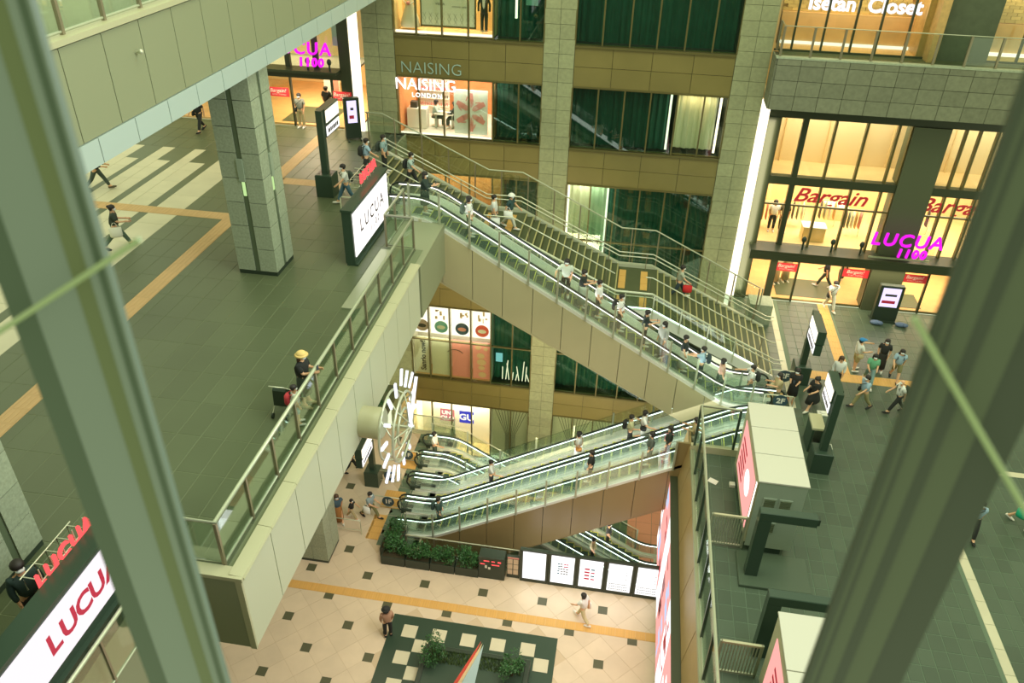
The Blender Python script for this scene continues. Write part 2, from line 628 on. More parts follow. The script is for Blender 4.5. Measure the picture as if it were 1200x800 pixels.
def in_check(x, y):
    return -7.9 < x < -0.92 and y < 21.05


def dmd(k):
    g = .008
    a = PX / 2 - g; b = PY / 2 - g
    return MB().add([(-a, 0, -.02), (0, -b, -.02), (a, 0, -.02), (0, b, -.02), (-a, 0, 0), (0, -b, 0), (a, 0, 0), (0, b, 0)],
                    [(0, 1, 5, 4), (1, 2, 6, 5), (2, 3, 7, 6), (3, 0, 4, 7), (4, 5, 6, 7)])


cells = []; dots = []
for i in range(-26, 22):
    for j in range(-20, 30):
        x = -9.66 + PX / 2 * i; y = 22.8 + PY / 2 * j
        if y < 12 or y > 32.8 or x > 3.6: continue
        if (y > 24.0 and x > -8.1) or in_check(x, y): continue
        if x > -10.3 and y > 24.5: continue
        if (i + j) % 2 and not (21.46 < y < 22.0 and False):
            cells.append((x, y, 0, 'd'))
        if (i % 4 == 0 and j % 4 == 0) or (i % 4 == 2 and j % 4 == 2):
            dots.append((x, y, 0.006, 'q'))
pieces(plaza, 'tile', cells, m_plaza, dmd, 290)
pieces(plaza, 'dark_inset', dots, m_dot, lambda k: MB().bbox(-.2, .2, -.2, .2, -.02, 0.002, .004))
pieces(plaza, 'tactile_tile', [(-24 + .42 * i, 21.78, .012, (.42, .42)) for i in range(66)], m_yel, tactile)
cells = []
for x0, x1, y0, y1 in ((-10.45, -9.85, 24.9, 26.5), (-10.45, -9.4, 27.0, 28.2), (-10.3, -9.4, 29.9, 31.2)):
    cells += grid(x0, x1, y0, y1, .5, .4, .012)
pieces(plaza, 'orange_tile', cells, m_yel, tactile)
# grey stone landing in front of the escalators
pieces(plaza, 'grey_tile', grid(-9.85, -7.9, 24.6, 32.8, .65, .65, 0.0), m_concbase, tilemaker(.008))
MB().box(-8.2, -7.85, 24.2, 32.9, -.6, .0).build('edge_kerb', m_cream, plaza)
MB().box(-11.5, -7.9, 32.75, 33.0, -.7, .05).build('edge_kerb', m_cream, plaza)

# checker field with planting bed
chk = struct('floor', MB().box(-7.9, -.92, 14, 21.05, -.04, .004), m_dgreen)
chk['label'] = 'dark green chequer paving around the planting bed'
cells = []
for r in range(9):
    for c in range(11):
        if (r + c) % 2: continue
        x = -7.36 + .62 * (c + (.5 if 0 else 0)) + .0; y = 20.3 - .63 * r
        if -6.1 < x < -2.0 and y < 19.8: continue
        if x > -1.7: continue
        cells.append((x + .32, y, .012, 'w'))
pieces(chk, 'pale_tile', cells, m_pale, lambda k: MB().bbox(-.3, .3, -.3, .3, -.01, .004, .004))
mb = MB()
mb.box(-6.15, -1.95, 15, 19.55, 0, .42)
bed = empty('planting_bed', (-4, 17.5, 0), 'low stone planting bed with grass edging in the chequer paving', 'planter')
b_ = MB()
for x0, x1, y0, y1 in ((-2.15, -1.95, -3, 2.05), (1.95, 2.15, -3, 2.05), (-1.95, 1.95, 1.85, 2.05)):
    b_.bbox(x0, x1, y0, y1, 0, .45, .02)
b_.build('kerb', m_black, bed)
MB().box(-1.95, 1.95, -3, 1.85, 0, .38).build('soil', m_dgreen, bed)
MB().bbox(-1.2, -.55, -.9, -.3, .38, .44, .02).build('inspection_cover', m_pale, bed)
g = MB()
for i in range(1400):
    x = random.uniform(-1.85, 1.85); y = random.uniform(1.3, 1.85)
    h = random.uniform(.08, .22); a = random.uniform(0, 3.14); w = .02
    dx, dy = math.cos(a) * w, math.sin(a) * w
    g.add([(x - dx, y - dy, .38), (x + dx, y + dy, .38), (x + random.uniform(-.06, .06), y + random.uniform(-.06, .06), .38 + h)], [(0, 1, 2)])
g.build('grass_edging', m_grass, bed, kind='stuff')


def leaf_cloud(n, rx, ry, z0, z1, size=.06, seed=1, fn=None):
    R = random.Random(seed)
    g = MB()
    blobs = [(R.uniform(-rx, rx) * .75, R.uniform(-ry, ry) * .75, z0 + (z1 - z0) * R.uniform(.15, .8), R.uniform(.14, .26)) for _ in range(14)]
    for i in range(n):
        bx, by, bz, br = R.choice(blobs)
        v = Vector((R.gauss(0, 1), R.gauss(0, 1), R.gauss(0, 1))).normalized() * br * R.uniform(.7, 1.1)
        p = Vector((bx, by, bz)) + v
        p.z = max(z0 * .8, min(z1, p.z))
        a = Vector((R.uniform(-1, 1), R.uniform(-1, 1), R.uniform(-.4, .8))).normalized() * size * R.uniform(.6, 1.3)
        b = a.cross(Vector((R.uniform(-1, 1), R.uniform(-1, 1), R.uniform(-1, 1)))).normalized() * size * .45
        g.add([p, p + a * .5 + b, p + a, p + a * .5 - b], [(0, 1, 2, 3)])
    return g


def shrub(loc, rx, ry, h, label, group, seed, n=900, size=.07):
    r = empty('shrub', loc, label, 'shrub', group)
    leaf_cloud(n, rx, ry, .12, h, size, seed).build('foliage', m_leaf, r)
    s = MB()
    for k in range(3):
        s.tube([(.04 * k - .04, 0, 0), (.1 * k - .1, .03, h * .4), (rx * (.4 * k - .4), .02, h * .7)], [.02, .015, .008], 5)
    s.build('stem', m_bark, r)
    return r


for i, (x, y) in enumerate(((-5.7, 18.9), (-2.5, 18.75))):
    shrub((x, y, .38), .42, .5, 1.3, ('round green shrub at the left end of the planting bed', 'round green shrub at the right end of the planting bed')[i], 'shrubs in the planting bed', 30 + i)

# row of dark planter boxes with shrubs along the void
PL = ((-9.0, 24.75, .9, 1.5), (-8.72, 23.86, 1.1, .62), (-7.58, 23.86, 1.1, .62), (-6.44, 23.86, 1.1, .62), (-5.32, 23.86, 1.05, .62))
WH = ('at the corner by the escalator landing', 'first from the corner of the hedge', 'second from the corner of the hedge', 'third from the corner of the hedge', 'beside the black ticket machine')
for i, (x, y, w, d) in enumerate(PL):
    r = empty('planter_box', (x, y, 0), 'dark metal planter box ' + WH[i], 'planter', 'planter boxes along the escalator void')
    t = MB()
    for a in ((-w / 2, w / 2, -d / 2, -d / 2 + .04), (-w / 2, w / 2, d / 2 - .04, d / 2), (-w / 2, -w / 2 + .04, -d / 2 + .04, d / 2 - .04), (w / 2 - .04, w / 2, -d / 2 + .04, d / 2 - .04)):
        t.box(*a, 0, .5)
    t.build('box', m_black, r)
    MB().box(-w / 2 + .04, w / 2 - .04, -d / 2 + .04, d / 2 - .04, .02, .44).build('soil', m_soil, r)
    shrub((x, y, .44), w * .5, d * .5, .95, 'leafy green shrub in the planter ' + WH[i], 'shrubs in the planter boxes', 50 + i, 1300, .075)

# --- B1 floor
b1 = struct('floor', MB().box(-12, 12, 20, 38, -6.3, B1 - .02), m_concbase)
pieces(b1, 'tile', [c for c in grid(2, 7, 28, 36, .9, .9, B1)], mat('b1_tile', (214, 150, 122), .45, var=.06), tilemaker(.01), 80)
MB().box(-12, 12, 24.2, 24.35, B1, -.05).build('wall', m_beige, b1)
MB().box(-11.8, -11.6, 24.3, 38, B1, -.5).build('wall', m_wwall, b1)

# --- 2F concourse
mb = MB()
mb.box(3.62, 24, 2, 25.0, 6.4, L2 - .008)
mb.box(6.0, 24, 25.0, 38, 6.4, L2 - .008)
conc = struct('floor', mb, m_concbase)


def in_line2(x, y):
    return (7.77 < x < 8.06 and y > 28.6) or (10.3 < x < 10.83 and y > 31.65) or (8.2 < x < 14.6 and 31.0 < y < 31.65) or (12.42 < x < 12.74 and y < 26) or (6.65 < x < 7.3 and 31.4 < y < 34.1)


cells = grid(3.7, 24, 8, 25, .45, .6, L2, in_line2) + grid(6.1, 24, 25, 38, .45, .6, L2, in_line2)
pieces(conc, 'tile', cells, m_conc, tilemaker(.009))
pieces(conc, 'pale_tile', grid(7.77, 8.06, 28.6, 38, .29, .9, L2 + .004) + grid(12.42, 12.74, 12, 26, .32, .9, L2 + .004) + grid(12.74, 20, 25.7, 26.0, .9, .3, L2 + .004), m_pale, tilemaker(.004))
pieces(conc, 'tactile_tile', grid(10.3, 10.83, 31.65, 38, .53, .53, L2 + .004) + grid(8.2, 14.6, 31.0, 31.65, .53, .65, L2 + .004) + grid(6.65, 7.25, 31.5, 32.4, .3, .3, L2 + .006)
       + grid(6.65, 7.25, 32.75, 34.0, .3, .3, L2 + .006) + grid(6.9, 7.6, 28.3, 29.6, .35, .35, L2 + .006), m_yel, tactile, 290)
MB().box(3.5, 3.62, 2, 25.0, 6.3, 7.7).build('edge_beam', m_beige, conc)
MB().box(5.85, 6.0, 25.0, 38, 6.4, L2).build('edge_beam', m_beige, conc)
MB().box(3.5, 6.0, 24.9, 25.08, 6.4, 7.92).build('kerb', m_cream, conc)

# tall glass guard on the 2F edge, with the cross rail at its end
glass_rail('glass_guard', 'tall glass guard with silver top bar behind the long edge-on screen', [(3.62, 3.0), (3.62, 24.95), (5.1, 24.95)], L2 + .05, 9.85, 1.5, m_dgreen, m_steelp, bar=.05, postw=.09)

# ================================================================== UPPER BRIDGE (left top)
br = struct('wall_left', MB().box(-16, -11.42, -4, 38, 21.95, 24.3), m_fasciaj)
MB().box(-16, -11.45, -4, 38, 24.3, 24.45).build('walkway', m_beige, br)
for i in range(-6, 17):
    y0 = 14.56 + 1.42 * i; y1 = y0 + 1.42
    if y1 > 37.9: y1 = 37.9
    if not (seen((-11.3, (y0 + y1) / 2, 23), 160)): continue
    MB().box(-11.42, -11.33, y0 + .012, y1 - .012, 22.47, 24.38).build('fascia_panel', m_beige, br)
    MB().box(-11.42, -11.3, y0 + .45, y1 + .426, 21.9, 22.45).build('lower_panel', m_lowlit, br)
MB().box(-11.6, -11.26, -4, 37.9, 24.42, 24.54).build('coping', m_cream, br)
glass_rail('glass_railing', 'glass railing along the edge of the topmost bridge', [(-11.5, 8), (-11.5, 37.6)], 24.54, 25.9, 1.42, m_postm, m_steelp, postw=.08)
lampf = MB().tube([(0, 0, 0), (.1, 0, .02)], .03, 8).ell((.14, 0, .02), (.05, .06, .06))
lampf.build('wall_lamp', m_steel, None, loc=(-11.33, 17.05, 23.75), label='small silver lamp fixed to the bridge fascia', cat='lamp')

# ================================================================== STONE COLUMNS ON THE DECK
def stone_column(x0, x1, y0, y1, z0, z1, name, label, groove=True, lit=3.0):
    root = empty(name, (0, 0, 0), label, 'column')
    t = MB().box(x0 + .05, x1 - .05, y0 + .05, y1 - .05, z0, z1)
    t.build('core', m_joint, root)
    xm, ym = (x0 + x1) / 2, (y0 + y1) / 2
    h = .84
    z = z0 + .14
    gw = .09 if groove else .006
    while z < z1 - .05:
        zt = min(z + h, z1)
        for a, b in ((x0, xm - gw), (xm + gw, x1)):
            MB().box(a + (.008 if a != x0 else 0), b, y0, y0 + .1, z + .012, zt - .012).build('stone_block', m_stonec, root)
        for a, b in ((y0 + .1, ym - gw), (ym + gw, y1)):
            MB().box(x1 - .1, x1, a + .004, b, z + .012, zt - .012).build('stone_block', m_stonec, root)
        z += h
    MB().box(x0 + .01, x1 - .01, y0 + .01, y1 - .01, z0, z0 + .13).build('plinth', m_black, root)
    if groove:
        MB().box(xm - gw + .01, xm + gw - .01, y0 + .03, y0 + .06, z0 + .1, z1).build('groove_strip', mat('groove_metal', (92, 104, 80), .4), root)
        MB().box(x1 - .06, x1 - .03, ym - gw + .01, ym + gw - .01, z0 + .1, z1).build('groove_strip', MATS['groove_metal'], root)
        zz = z0 + lit
        MB().box(xm - .1, xm + .1, y0 - .05, y0 + .06, zz, zz + .75).build('light_fitting', m_grey, root)
        MB().box(x1 - .06, x1 + .05, ym - .1, ym + .1, zz, zz + .75).build('light_fitting', m_grey, root)
        MB().box(xm - .05, xm + .05, y0 + .0, y0 + .028, zz - .5, zz).build('groove_glow_patch', emit('groove_glow', (190, 226, 150), .75), root)  # glowing patch stands in for the fitting's light running down the groove
        MB().box(x1 - .028, x1, ym - .05, ym + .05, zz - .5, zz).build('groove_glow_patch', MATS['groove_glow'], root)  # same glow painted into the side groove
    return root


stone_column(-13.0, -11.6, 22.64, 24.05, L3, 21.9, 'stone_column', 'stone-clad column on the upper deck under the bridge, between crossing strip and screen', lit=3.4)
stone_column(-13.05, -11.66, 8.85, 10.3, L3, 21.9, 'stone_column', 'pale stone-clad column at the left end of the upper deck by the red sign', lit=2.4)
stone_column(-13.0, -11.6, 23.15, 24.55, L1, 12.85, 'stone_column', 'grey stone column standing on the plaza beneath the deck', groove=False)

# ================================================================== FACADE (plane y = 38)
FY = 38.0
fac = struct('wall_back', MB().box(-13.3, 5.6, 42.6, 42.8, B1, 24), m_dark)
struct('wall_back', MB().box(-30, -13.3, 46, 46.2, L3, 26), m_wwall)


def stone_pilaster(x0, x1, z0, z1, nm, rows=.65, cols=2, y=FY, mtl=None, dep=.35, zt0=None):
    r = struct(nm, MB().box(x0, x1, y + .03, y + dep + 1.6, z0, z1), m_joint)
    w = (x1 - x0) / cols
    cache = {}
    z = z0
    while z < z1 - .05:
        h = min(rows, z1 - z)
        for c in range(cols):
            k = round(h, 3)
            if k not in cache:
                cache[k] = MB().box(.008, w - .008, 0, .05, .008, h - .008).mesh('stone_block', mtl or m_stone)
            if seen((x0 + w * c, y, z), 40): put('stone_block', cache[k], r, (x0 + w * c, y - .02 + random.uniform(-.006, .006), z))
        z += h
    # end block side
    return r


stone_pilaster(-13.26, -11.72, B1, 24.0, 'wall_pilaster')
stone_pilaster(-4.56, -3.12, B1, 24.0, 'wall_pilaster')
stone_pilaster(4.13, 5.62, 5.0, 24.0, 'wall_pilaster')


def band(x0, x1, z0, z1, xs, nm='wall_spandrel'):
    r = struct(nm, MB().box(x0, x1, FY + .1, FY + .5, z0, z1), m_bandj)
    rows = 2 if z1 - z0 < 2.6 else 3
    E_ = [x0] + xs + [x1]
    for a, b in zip(E_, E_[1:]):
        for k in range(rows):
            h = (z1 - z0) / rows
            MB().box(a + .01, b - .01, FY + .04, FY + .1, z0 + h * k + .01, z0 + h * (k + 1) - .01).build('metal_panel', m_band, r)
    MB().box(x0, x1, FY - .04, FY + .06, z1 - .07, z1 + .03).build('sill', m_frame, r)
    MB().box(x0, x1, FY - .02, FY + .06, z0 - .03, z0 + .04).build('head_trim', m_frame, r)


ZB = [(17.88, 19.74), (13.05, 14.9), (5.05, 10.0 - 2.6), (-1.8, 0.0)]
for (x0, x1, xs) in ((-11.72, -4.56, [-9.9, -8.1, -6.35]), (-3.12, 4.13, [-1.35, .45, 2.3])):
    for (a, b) in ZB:
        band(x0, x1, a, b, xs)


def window(x0, x1, z0, z1, glass, xs, curtains=None, transom=None, nm=1, depth=1.8):
    """one glazed bay: mullions, panes and what hangs or stands behind is added by the caller"""
    f = struct('window_%d' % nm, MB().box(x0, x1, FY + .12, FY + .2, z0 - .02, z0 + .05).box(x0, x1, FY + .12, FY + .2, z1 - .05, z1 + .02), m_frame)
    E_ = [x0] + xs + [x1]
    for e in E_:
        MB().box(e - .035, e + .035, FY - .02, FY + .16, z0, z1).build('mullion', m_frame, f)
    zs = [z0] + ([transom] if transom else []) + [z1]
    if transom:
        MB().box(x0, x1, FY + .0, FY + .14, transom - .035, transom + .035).build('transom', m_frame, f)
    for a, b in zip(E_, E_[1:]):
        for c, d in zip(zs, zs[1:]):
            MB().box(a + .03, b - .03, FY + .06, FY + .075, c + .03, d - .03).build('pane', glass((a + b) / 2) if callable(glass) else glass, f)
    return f


def curtain(x0, x1, z0, z1, m_, label, y=FY + .75, group='curtains behind the facade windows'):
    t = MB()
    n = max(6, int((x1 - x0) / .09))
    vs = []
    for i in range(n + 1):
        x = x0 + (x1 - x0) * i / n
        o = .06 * math.sin(i * 1.9) + .03 * math.sin(i * .7)
        vs += [(x, y + o, z0), (x, y + o, z1), (x, y + o + .02, z0), (x, y + o + .02, z1)]
    fs = []
    for i in range(n):
        a = 4 * i; b = a + 4
        fs += [(a, b, b + 1, a + 1), (a + 2, a + 3, b + 3, b + 2)]
    t.add(vs, fs)
    return t.build('curtain', m_, None, label=label, cat='curtain', group=group)


def room(x0, x1, y1, z0, z1, wallm, floorm, nm, lampp=60, lampc=WARM, ceilm=None, open_left=False):
    """shop room behind the glass; its ceiling lamps light it"""
    r = struct(nm, MB().box(x0, x1, FY + .2, y1, z0 - .06, z0), floorm)
    MB().box(x0, x1, y1, y1 + .06, z0, z1).build('back_wall', wallm, r)
    MB().box(x0 - .05, x0, FY + .25, y1, z0, z1).build('side_wall', wallm, r)
    MB().box(x1, x1 + .05, FY + .25, y1, z0, z1).build('side_wall', wallm, r)
    MB().box(x0, x1, FY + .25, y1, z1, z1 + .05).build('ceiling_slab', ceilm or m_white, r)
    if lampp:
        lamp('shop_ceiling_light', ((x0 + x1) / 2, (FY + y1) / 2 + .2, z1 - .06), (x1 - x0) * .8, lampp, lampc, sy=(y1 - FY) * .5)
    return r


XL = [-10.62, -9.38, -8.13, -6.94, -5.68]
XM = [-1.88, -.64, .58, 1.82, 3.04]
wn = 1
for (x0, x1, xs) in ((-11.72, -4.56, XL), (-3.12, 4.13, XM)):
    for (z0, z1, tr) in ((19.78, 23.6, None), (14.95, 17.85, None), (7.5, 13.02, 10.0), (0.03, 5.02, 2.72), (B1, -1.83, None)):
        left = x0 < -5
        lit = (lambda x: m_winc if x < -6.95 or z0 == B1 else m_win) if left else ((lambda x: m_winc if x > 1.8 else m_win) if z0 == 14.95 else ((lambda x: m_winc if x < -1.8 else m_win) if z0 == 7.5 else (m_winc if z0 == B1 else m_win)))
        window(x0, x1, z0, z1, lit, xs, transom=tr, nm=wn)
        wn += 1
# floors between storeys behind the glass
mb = MB()
for z in (19.7, 14.85, 7.4, -.05):
    mb.box(-11.7, 4.1, FY + .3, 40, z - .3, z)
struct('ceiling', mb, m_dark)

# ---------- what stands behind the glass
for x0, x1, z0, z1, mt, lb in (
        (-6.85, -4.6, 19.8, 23.6, m_curtain, 'dark green curtain behind the topmost window beside the tuxedo display'),
        (-6.85, -4.6, 14.95, 17.85, m_curtain, 'dark green curtain behind the window right of the hands poster'),
        (-6.3, -4.6, 7.5, 13.0, m_curtain, 'dark green curtain behind the window under the sloping stair rail'),
        (-6.85, -4.6, .05, 5.0, m_curtain, 'green curtain behind the window right of the pink poster'),
        (-3.1, 4.1, 19.8, 23.6, m_curtain, 'wide dark curtain behind the top window of the middle bay'),
        (-3.1, 1.45, 14.95, 17.85, m_curtain, 'dark green curtain in the middle bay beside the lit pale curtain'),
        (1.9, 3.75, 15.1, 17.8, m_curtl, 'lit pale curtain at the right end of the middle bay'),
        (-3.0, -1.05, 7.6, 12.9, m_curtl, 'lit pale curtain beside the stone pilaster behind the stair'),
        (-1.0, 4.1, 7.5, 13.0, m_curtain, 'tall dark green curtain behind the stair landing'),
        (-3.1, 4.1, .05, 5.0, m_curtain, 'dark green curtain in the window beneath the upper escalator')):
    curtain(x0, x1, z0, z1, mt, lb)
# light tubes beside the pale curtains
for x, z0, z1, lb in ((1.55, 15.05, 17.8, 'tall white light tube left of the pale curtain in the middle bay'), (3.85, 15.05, 17.8, 'tall white light tube right of the pale curtain in the middle bay'),
                      (-3.02, 7.7, 12.95, 'tall light tube against the pilaster beside the stair window'), (-1.02, 7.7, 12.95, 'tall light tube between pale and dark curtain by the stair'),
                      (-5.95, 20.7, 23.4, 'warm vertical light tube in the topmost window beside the pilaster')):
    MB().box(x - .05, x + .05, FY + .45, FY + .55, z0, z1).build('light_tube', emit('tube_light', (255, 246, 214), 1.7), label=lb, cat='lamp')
lamp('curtain_light', (2.8, FY + .45, 17.7), 1.6, 14, WARM, sy=.2)
lamp('curtain_light', (-2.0, FY + .45, 12.9), 1.6, 18, (1, .95, .75), sy=.2)

# top storey: bridal display
room(-11.68, -6.98, FY + 1.6, 19.85, 23.5, m_wwall, m_wwall, 'room_1', 130, (1, .9, .72))
MB().box(-11.66, -7.0, FY + .16, FY + .3, 19.86, 19.95).build('light_strip', m_box, label='glowing floor strip along the bridal display window', cat='lamp')
bd = empty('display_board', (-9.3, FY + .7, 20.15), 'cream display board with small lettering between the bridal gown and the tuxedo', 'board')
MB().box(-1.2, 1.35, 0, .06, 0, 3).build('board', mat('board_cream', (226, 228, 204), .6), bd)
t = MB()
for a, b in ((-1.26, -1.2), (1.35, 1.41)): t.box(a, b, -.03, .09, -.06, 3.0)
t.box(-1.26, 1.41, -.03, .09, -.08, 0)
t.build('frame', m_frame, bd)
for s_, sz, x, z in (('4C', .3, -.6, 1.75), ('THE KISS', .16, .62, 1.35), ('VIENA', .16, -.3, .95), ('WEDDING DRESS', .09, .62, .85), ('JEWELRY', .09, -.3, 1.25)):
    text(s_, sz, (x, -.01, z), m_ink, bd)
t = MB()
for i in range(9):
    x = -1.15 + i * .3
    t.tube([(x, -.008, .05), (x + .15, -.008, .3), (x, -.008, .55)], .006, 4)
    t.tube([(x + .15, -.008, .05), (x, -.008, .3), (x + .15, -.008, .55)], .006, 4)
t.build('lattice_pattern', mat('lattice_ink', (150, 150, 120), .6), bd)


def mannequin(loc, kind, label):
    r = empty('mannequin', loc, label, 'mannequin')
    if kind == 'gown':
        MB().loft([(0, 0, .02, .5, .4), (0, 0, .35, .42, .34), (0, 0, .8, .27, .2), (0, 0, 1.05, .15, .12), (0, 0, 1.2, .17, .12), (0, 0, 1.38, .19, .13)], 18).build('gown', mat('ivory_cloth', (236, 228, 200), .7), r)
        MB().loft([(0, 0, 1.38, .17, .1), (0, 0, 1.46, .06, .06), (0, 0, 1.55, .05, .05), (0, 0, 1.6, .075, .085), (0, 0, 1.7, .085, .1), (0, 0, 1.8, .04, .05)], 12).build('torso', m_white, r)
        MB().tube([(-.18, 0, 1.38), (-.27, -.05, 1.15), (-.1, -.2, 1.05)], .035, 6).tube([(.18, 0, 1.38), (.27, -.05, 1.15), (.1, -.2, 1.05)], .035, 6).build('arms', m_white, r)
        MB().ell((0, -.24, 1.08), (.1, .08, .09)).build('bouquet', m_pink, r)
    else:
        MB().loft([(0, 0, .75, .17, .12), (0, 0, .95, .18, .13), (0, 0, 1.2, .17, .12), (0, 0, 1.4, .22, .12), (0, 0, 1.46, .1, .08)], 14).build('jacket', m_black, r)
        MB().prism([(-.05, 1.1), (0, 1.0), (.05, 1.1), (.07, 1.44), (-.07, 1.44)], -.135, -.12).build('shirt_front', m_white, r)
        for s_ in (-1, 1):
            MB().tube([(.09 * s_, 0, .8), (.1 * s_, 0, .45), (.1 * s_, 0, .05)], [.1, .08, .07], 8).build('trouser_leg', m_black, r)
            MB().tube([(.21 * s_, 0, 1.4), (.27 * s_, 0, 1.15), (.26 * s_, -.03, .88)], [.06, .055, .045], 8).build('sleeve', m_black, r)
        MB().loft([(0, 0, 1.46, .05, .05), (0, 0, 1.55, .05, .05), (0, 0, 1.6, .075, .085), (0, 0, 1.7, .085, .1), (0, 0, 1.8, .04, .05)], 12).build('head', m_white, r)
    MB().loft([(0, 0, 0, .2, .2), (0, 0, .02, .2, .2)], 16).build('base', m_steel, r)


mannequin((-11.1, FY + .8, 20.0), 'gown', 'mannequin in a long ivory gown holding a bouquet in the top window')
mannequin((-7.5, FY + .7, 20.0), 'suit', 'mannequin in a black tuxedo with white shirt in the top window')
MB().box(0, .55, 0, .03, 0, .9).build('poster', mat('pale_blue_print', (170, 206, 196), .5), None, loc=(-5.5, FY + .4, 21.3), label='pale blue poster hanging in front of the curtain in the topmost window', cat='poster')

# 3F: nail salon
room(-11.68, -6.98, FY + 4.2, 14.98, 17.84, m_orange, m_white, 'room_2', 120, (1, .92, .86))
MB().box(-11.66, -7.0, FY + .16, FY + .26, 14.98, 15.06).build('light_strip', m_box, label='glowing strip at the foot of the nail salon window', cat='lamp')
o = text('NAISING', .78, (-9.95, FY - .0, 18.28), mat('sign_tube', (186, 214, 206), .3, metal=.3), None, ext=.015, off=-.014, name='sign_lettering')
tag(o, 'thin pale letters NAISING on the panel above the salon window', 'sign')
o = text('NAISING', .78, (-10.25, FY - .05, 17.5), emit('bright_letters', (255, 250, 250), 2.2), None, ext=.015, off=-.008, name='sign_lettering')
tag(o, 'glowing white letters NAISING across the top of the salon window', 'sign')
o = text('LONDON', .3, (-10.2, FY - .02, 17.0), m_box, None, ext=.015, off=.008, sp=1.25, name='sign_lettering')
tag(o, 'small glowing white word LONDON below the larger letters on the salon window', 'sign')
ps = empty('hanging_poster', (-8.12, FY + .45, 15.08), 'large pale poster with six pink hands in a star in the salon window', 'poster')
MB().box(-.85, .85, 0, .05, 0, 2.2).build('sheet', mat('poster_sheet', (226, 230, 220), .6), ps)
for k in range(6):
    a = math.radians(60 * k + 30)
    t = MB()
    c, s_ = math.cos(a), math.sin(a)
    ox_, oz_ = .44 * c, 1.1 + .6 * s_
    def hp(u, v):
        u, v = u * 1.35 - .02, v * 1.1
        return (ox_ + u * c - v * s_, oz_ + u * s_ + v * c)
    t.prism([hp(.28, -.1), hp(.28, .1), hp(.0, .13), hp(-.02, -.13)][::-1], -.012, -.002)
    for q in range(4):
        v = -.09 + .06 * q; L_ = (.2, .25, .24, .17)[q]
        t.prism([hp(.01, v - .025), hp(.01, v + .025), hp(-L_, v + .015), hp(-L_, v - .015)][::-1], -.012, -.002)
    t.prism([hp(.2, .1), hp(.1, .13), hp(-.02, .2), hp(.0, .23), hp(.14, .17)][::-1], -.012, -.002)
    t.build('printed_hand', m_pink, ps)
MB().prism([(-.62, 1.5), (-.3, 2.1), (-.05, 1.75), (-.2, 1.5)][::-1], -.01, -.001).prism([(.62, 1.5), (.3, 2.1), (.05, 1.75), (.2, 1.5)][::-1], -.01, -.001).build('printed_cuffs', m_white, ps)
lamp('poster_fill', (-8.6, FY + .24, 17.75), 4, 45, (1, .95, .9), rot=(math.radians(25), 0, 0), sy=.1)  # added lamp just inside the glass, brightens the front of the poster
# salon furniture
tb = empty('counter', (-11.0, FY + 1.3, 15.0), 'white reception counter with a dark till in the salon', 'counter')
MB().bbox(-.55, .45, -.3, .3, 0, 1.0).build('body', m_white, tb)
MB().bbox(-.4, -.05, -.15, .15, 1.0, 1.3).build('till', m_ink, tb)
ds = empty('manicure_table', (-9.75, FY + 1.5, 15.0), 'small manicure table with pale top between two seated women', 'table')
MB().bbox(-.45, .55, -.3, .3, .7, .76).build('top', m_white, ds)
for s_ in (-.4, .45): MB().box(s_, s_ + .06, -.25, .25, 0, .7).build('leg', m_grey, ds)
sh = empty('display_shelf', (-10.6, FY + 3.2, 15.0), 'tall white shelf of bottles along the salon wall', 'shelf')
MB().box(-.9, .7, 0, .3, 0, .1).box(-.9, .7, .28, .3, 0, 2.4).build('carcass', m_white, sh)
for k in range(5):
    MB().box(-.9, .7, 0, .28, .5 + .4 * k, .53 + .4 * k).build('shelf_board', m_white, sh)
    t = MB()
    for q in range(14): t.tube([(-.82 + q * .11, .12, .53 + .4 * k), (-.82 + q * .11, .12, .68 + .4 * k)], .03, 5)
    t.build('bottle_row', (m_pink, m_ink, m_red)[k % 3], sh, kind='stuff')

# 2F: warm shop with plants
room(-11.68, -6.45, FY + 2.5, 7.5, 13.0, m_wood, m_wfloor, 'room_3', 90, (1, .72, .5))
for k, (x, z, c) in enumerate(((-9.6, 11.3, (70, 110, 60)), (-8.0, 10.6, (52, 92, 54)))):
    p_ = empty('potted_plant', (x, FY + .9, z - 1.3), ('tall potted plant in the warm shop window left of the stair rail', 'broad-leaved potted plant in the warm shop window near the pair on the stair')[k], 'plant')
    MB().loft([(0, 0, 0, .18, .18), (0, 0, .35, .24, .24)], 12).build('pot', m_white, p_)
    leaf_cloud(250, .4, .3, .4, 1.6, .18, 70 + k).build('foliage', m_leaf, p_)
for k, (x, z, m_) in enumerate(((-8.6, 10.1, m_red), (-7.6, 10.7, m_white), (-7.1, 10.2, m_pink))):
    MB().bbox(-.25, .25, -.15, .15, 0, .5, .05).build('gift_bag', m_, None, loc=(x, FY + .7, z), label=('red gift bag in the warm shop window', 'white gift bag in the warm shop window', 'pink gift bag in the warm shop window')[k], cat='bag')
for k, x in enumerate((-8.1, -7.2)):
    MB().box(-.5, .4, -.2, .2, -2.5, -.02).build('display_plinth', m_wood, None, loc=(x - .4 * k + (.0), FY + .75, 10.1 + .0), label=('light wood plinth carrying the red gift bag', 'light wood plinth carrying the white gift bag')[k], cat='plinth')

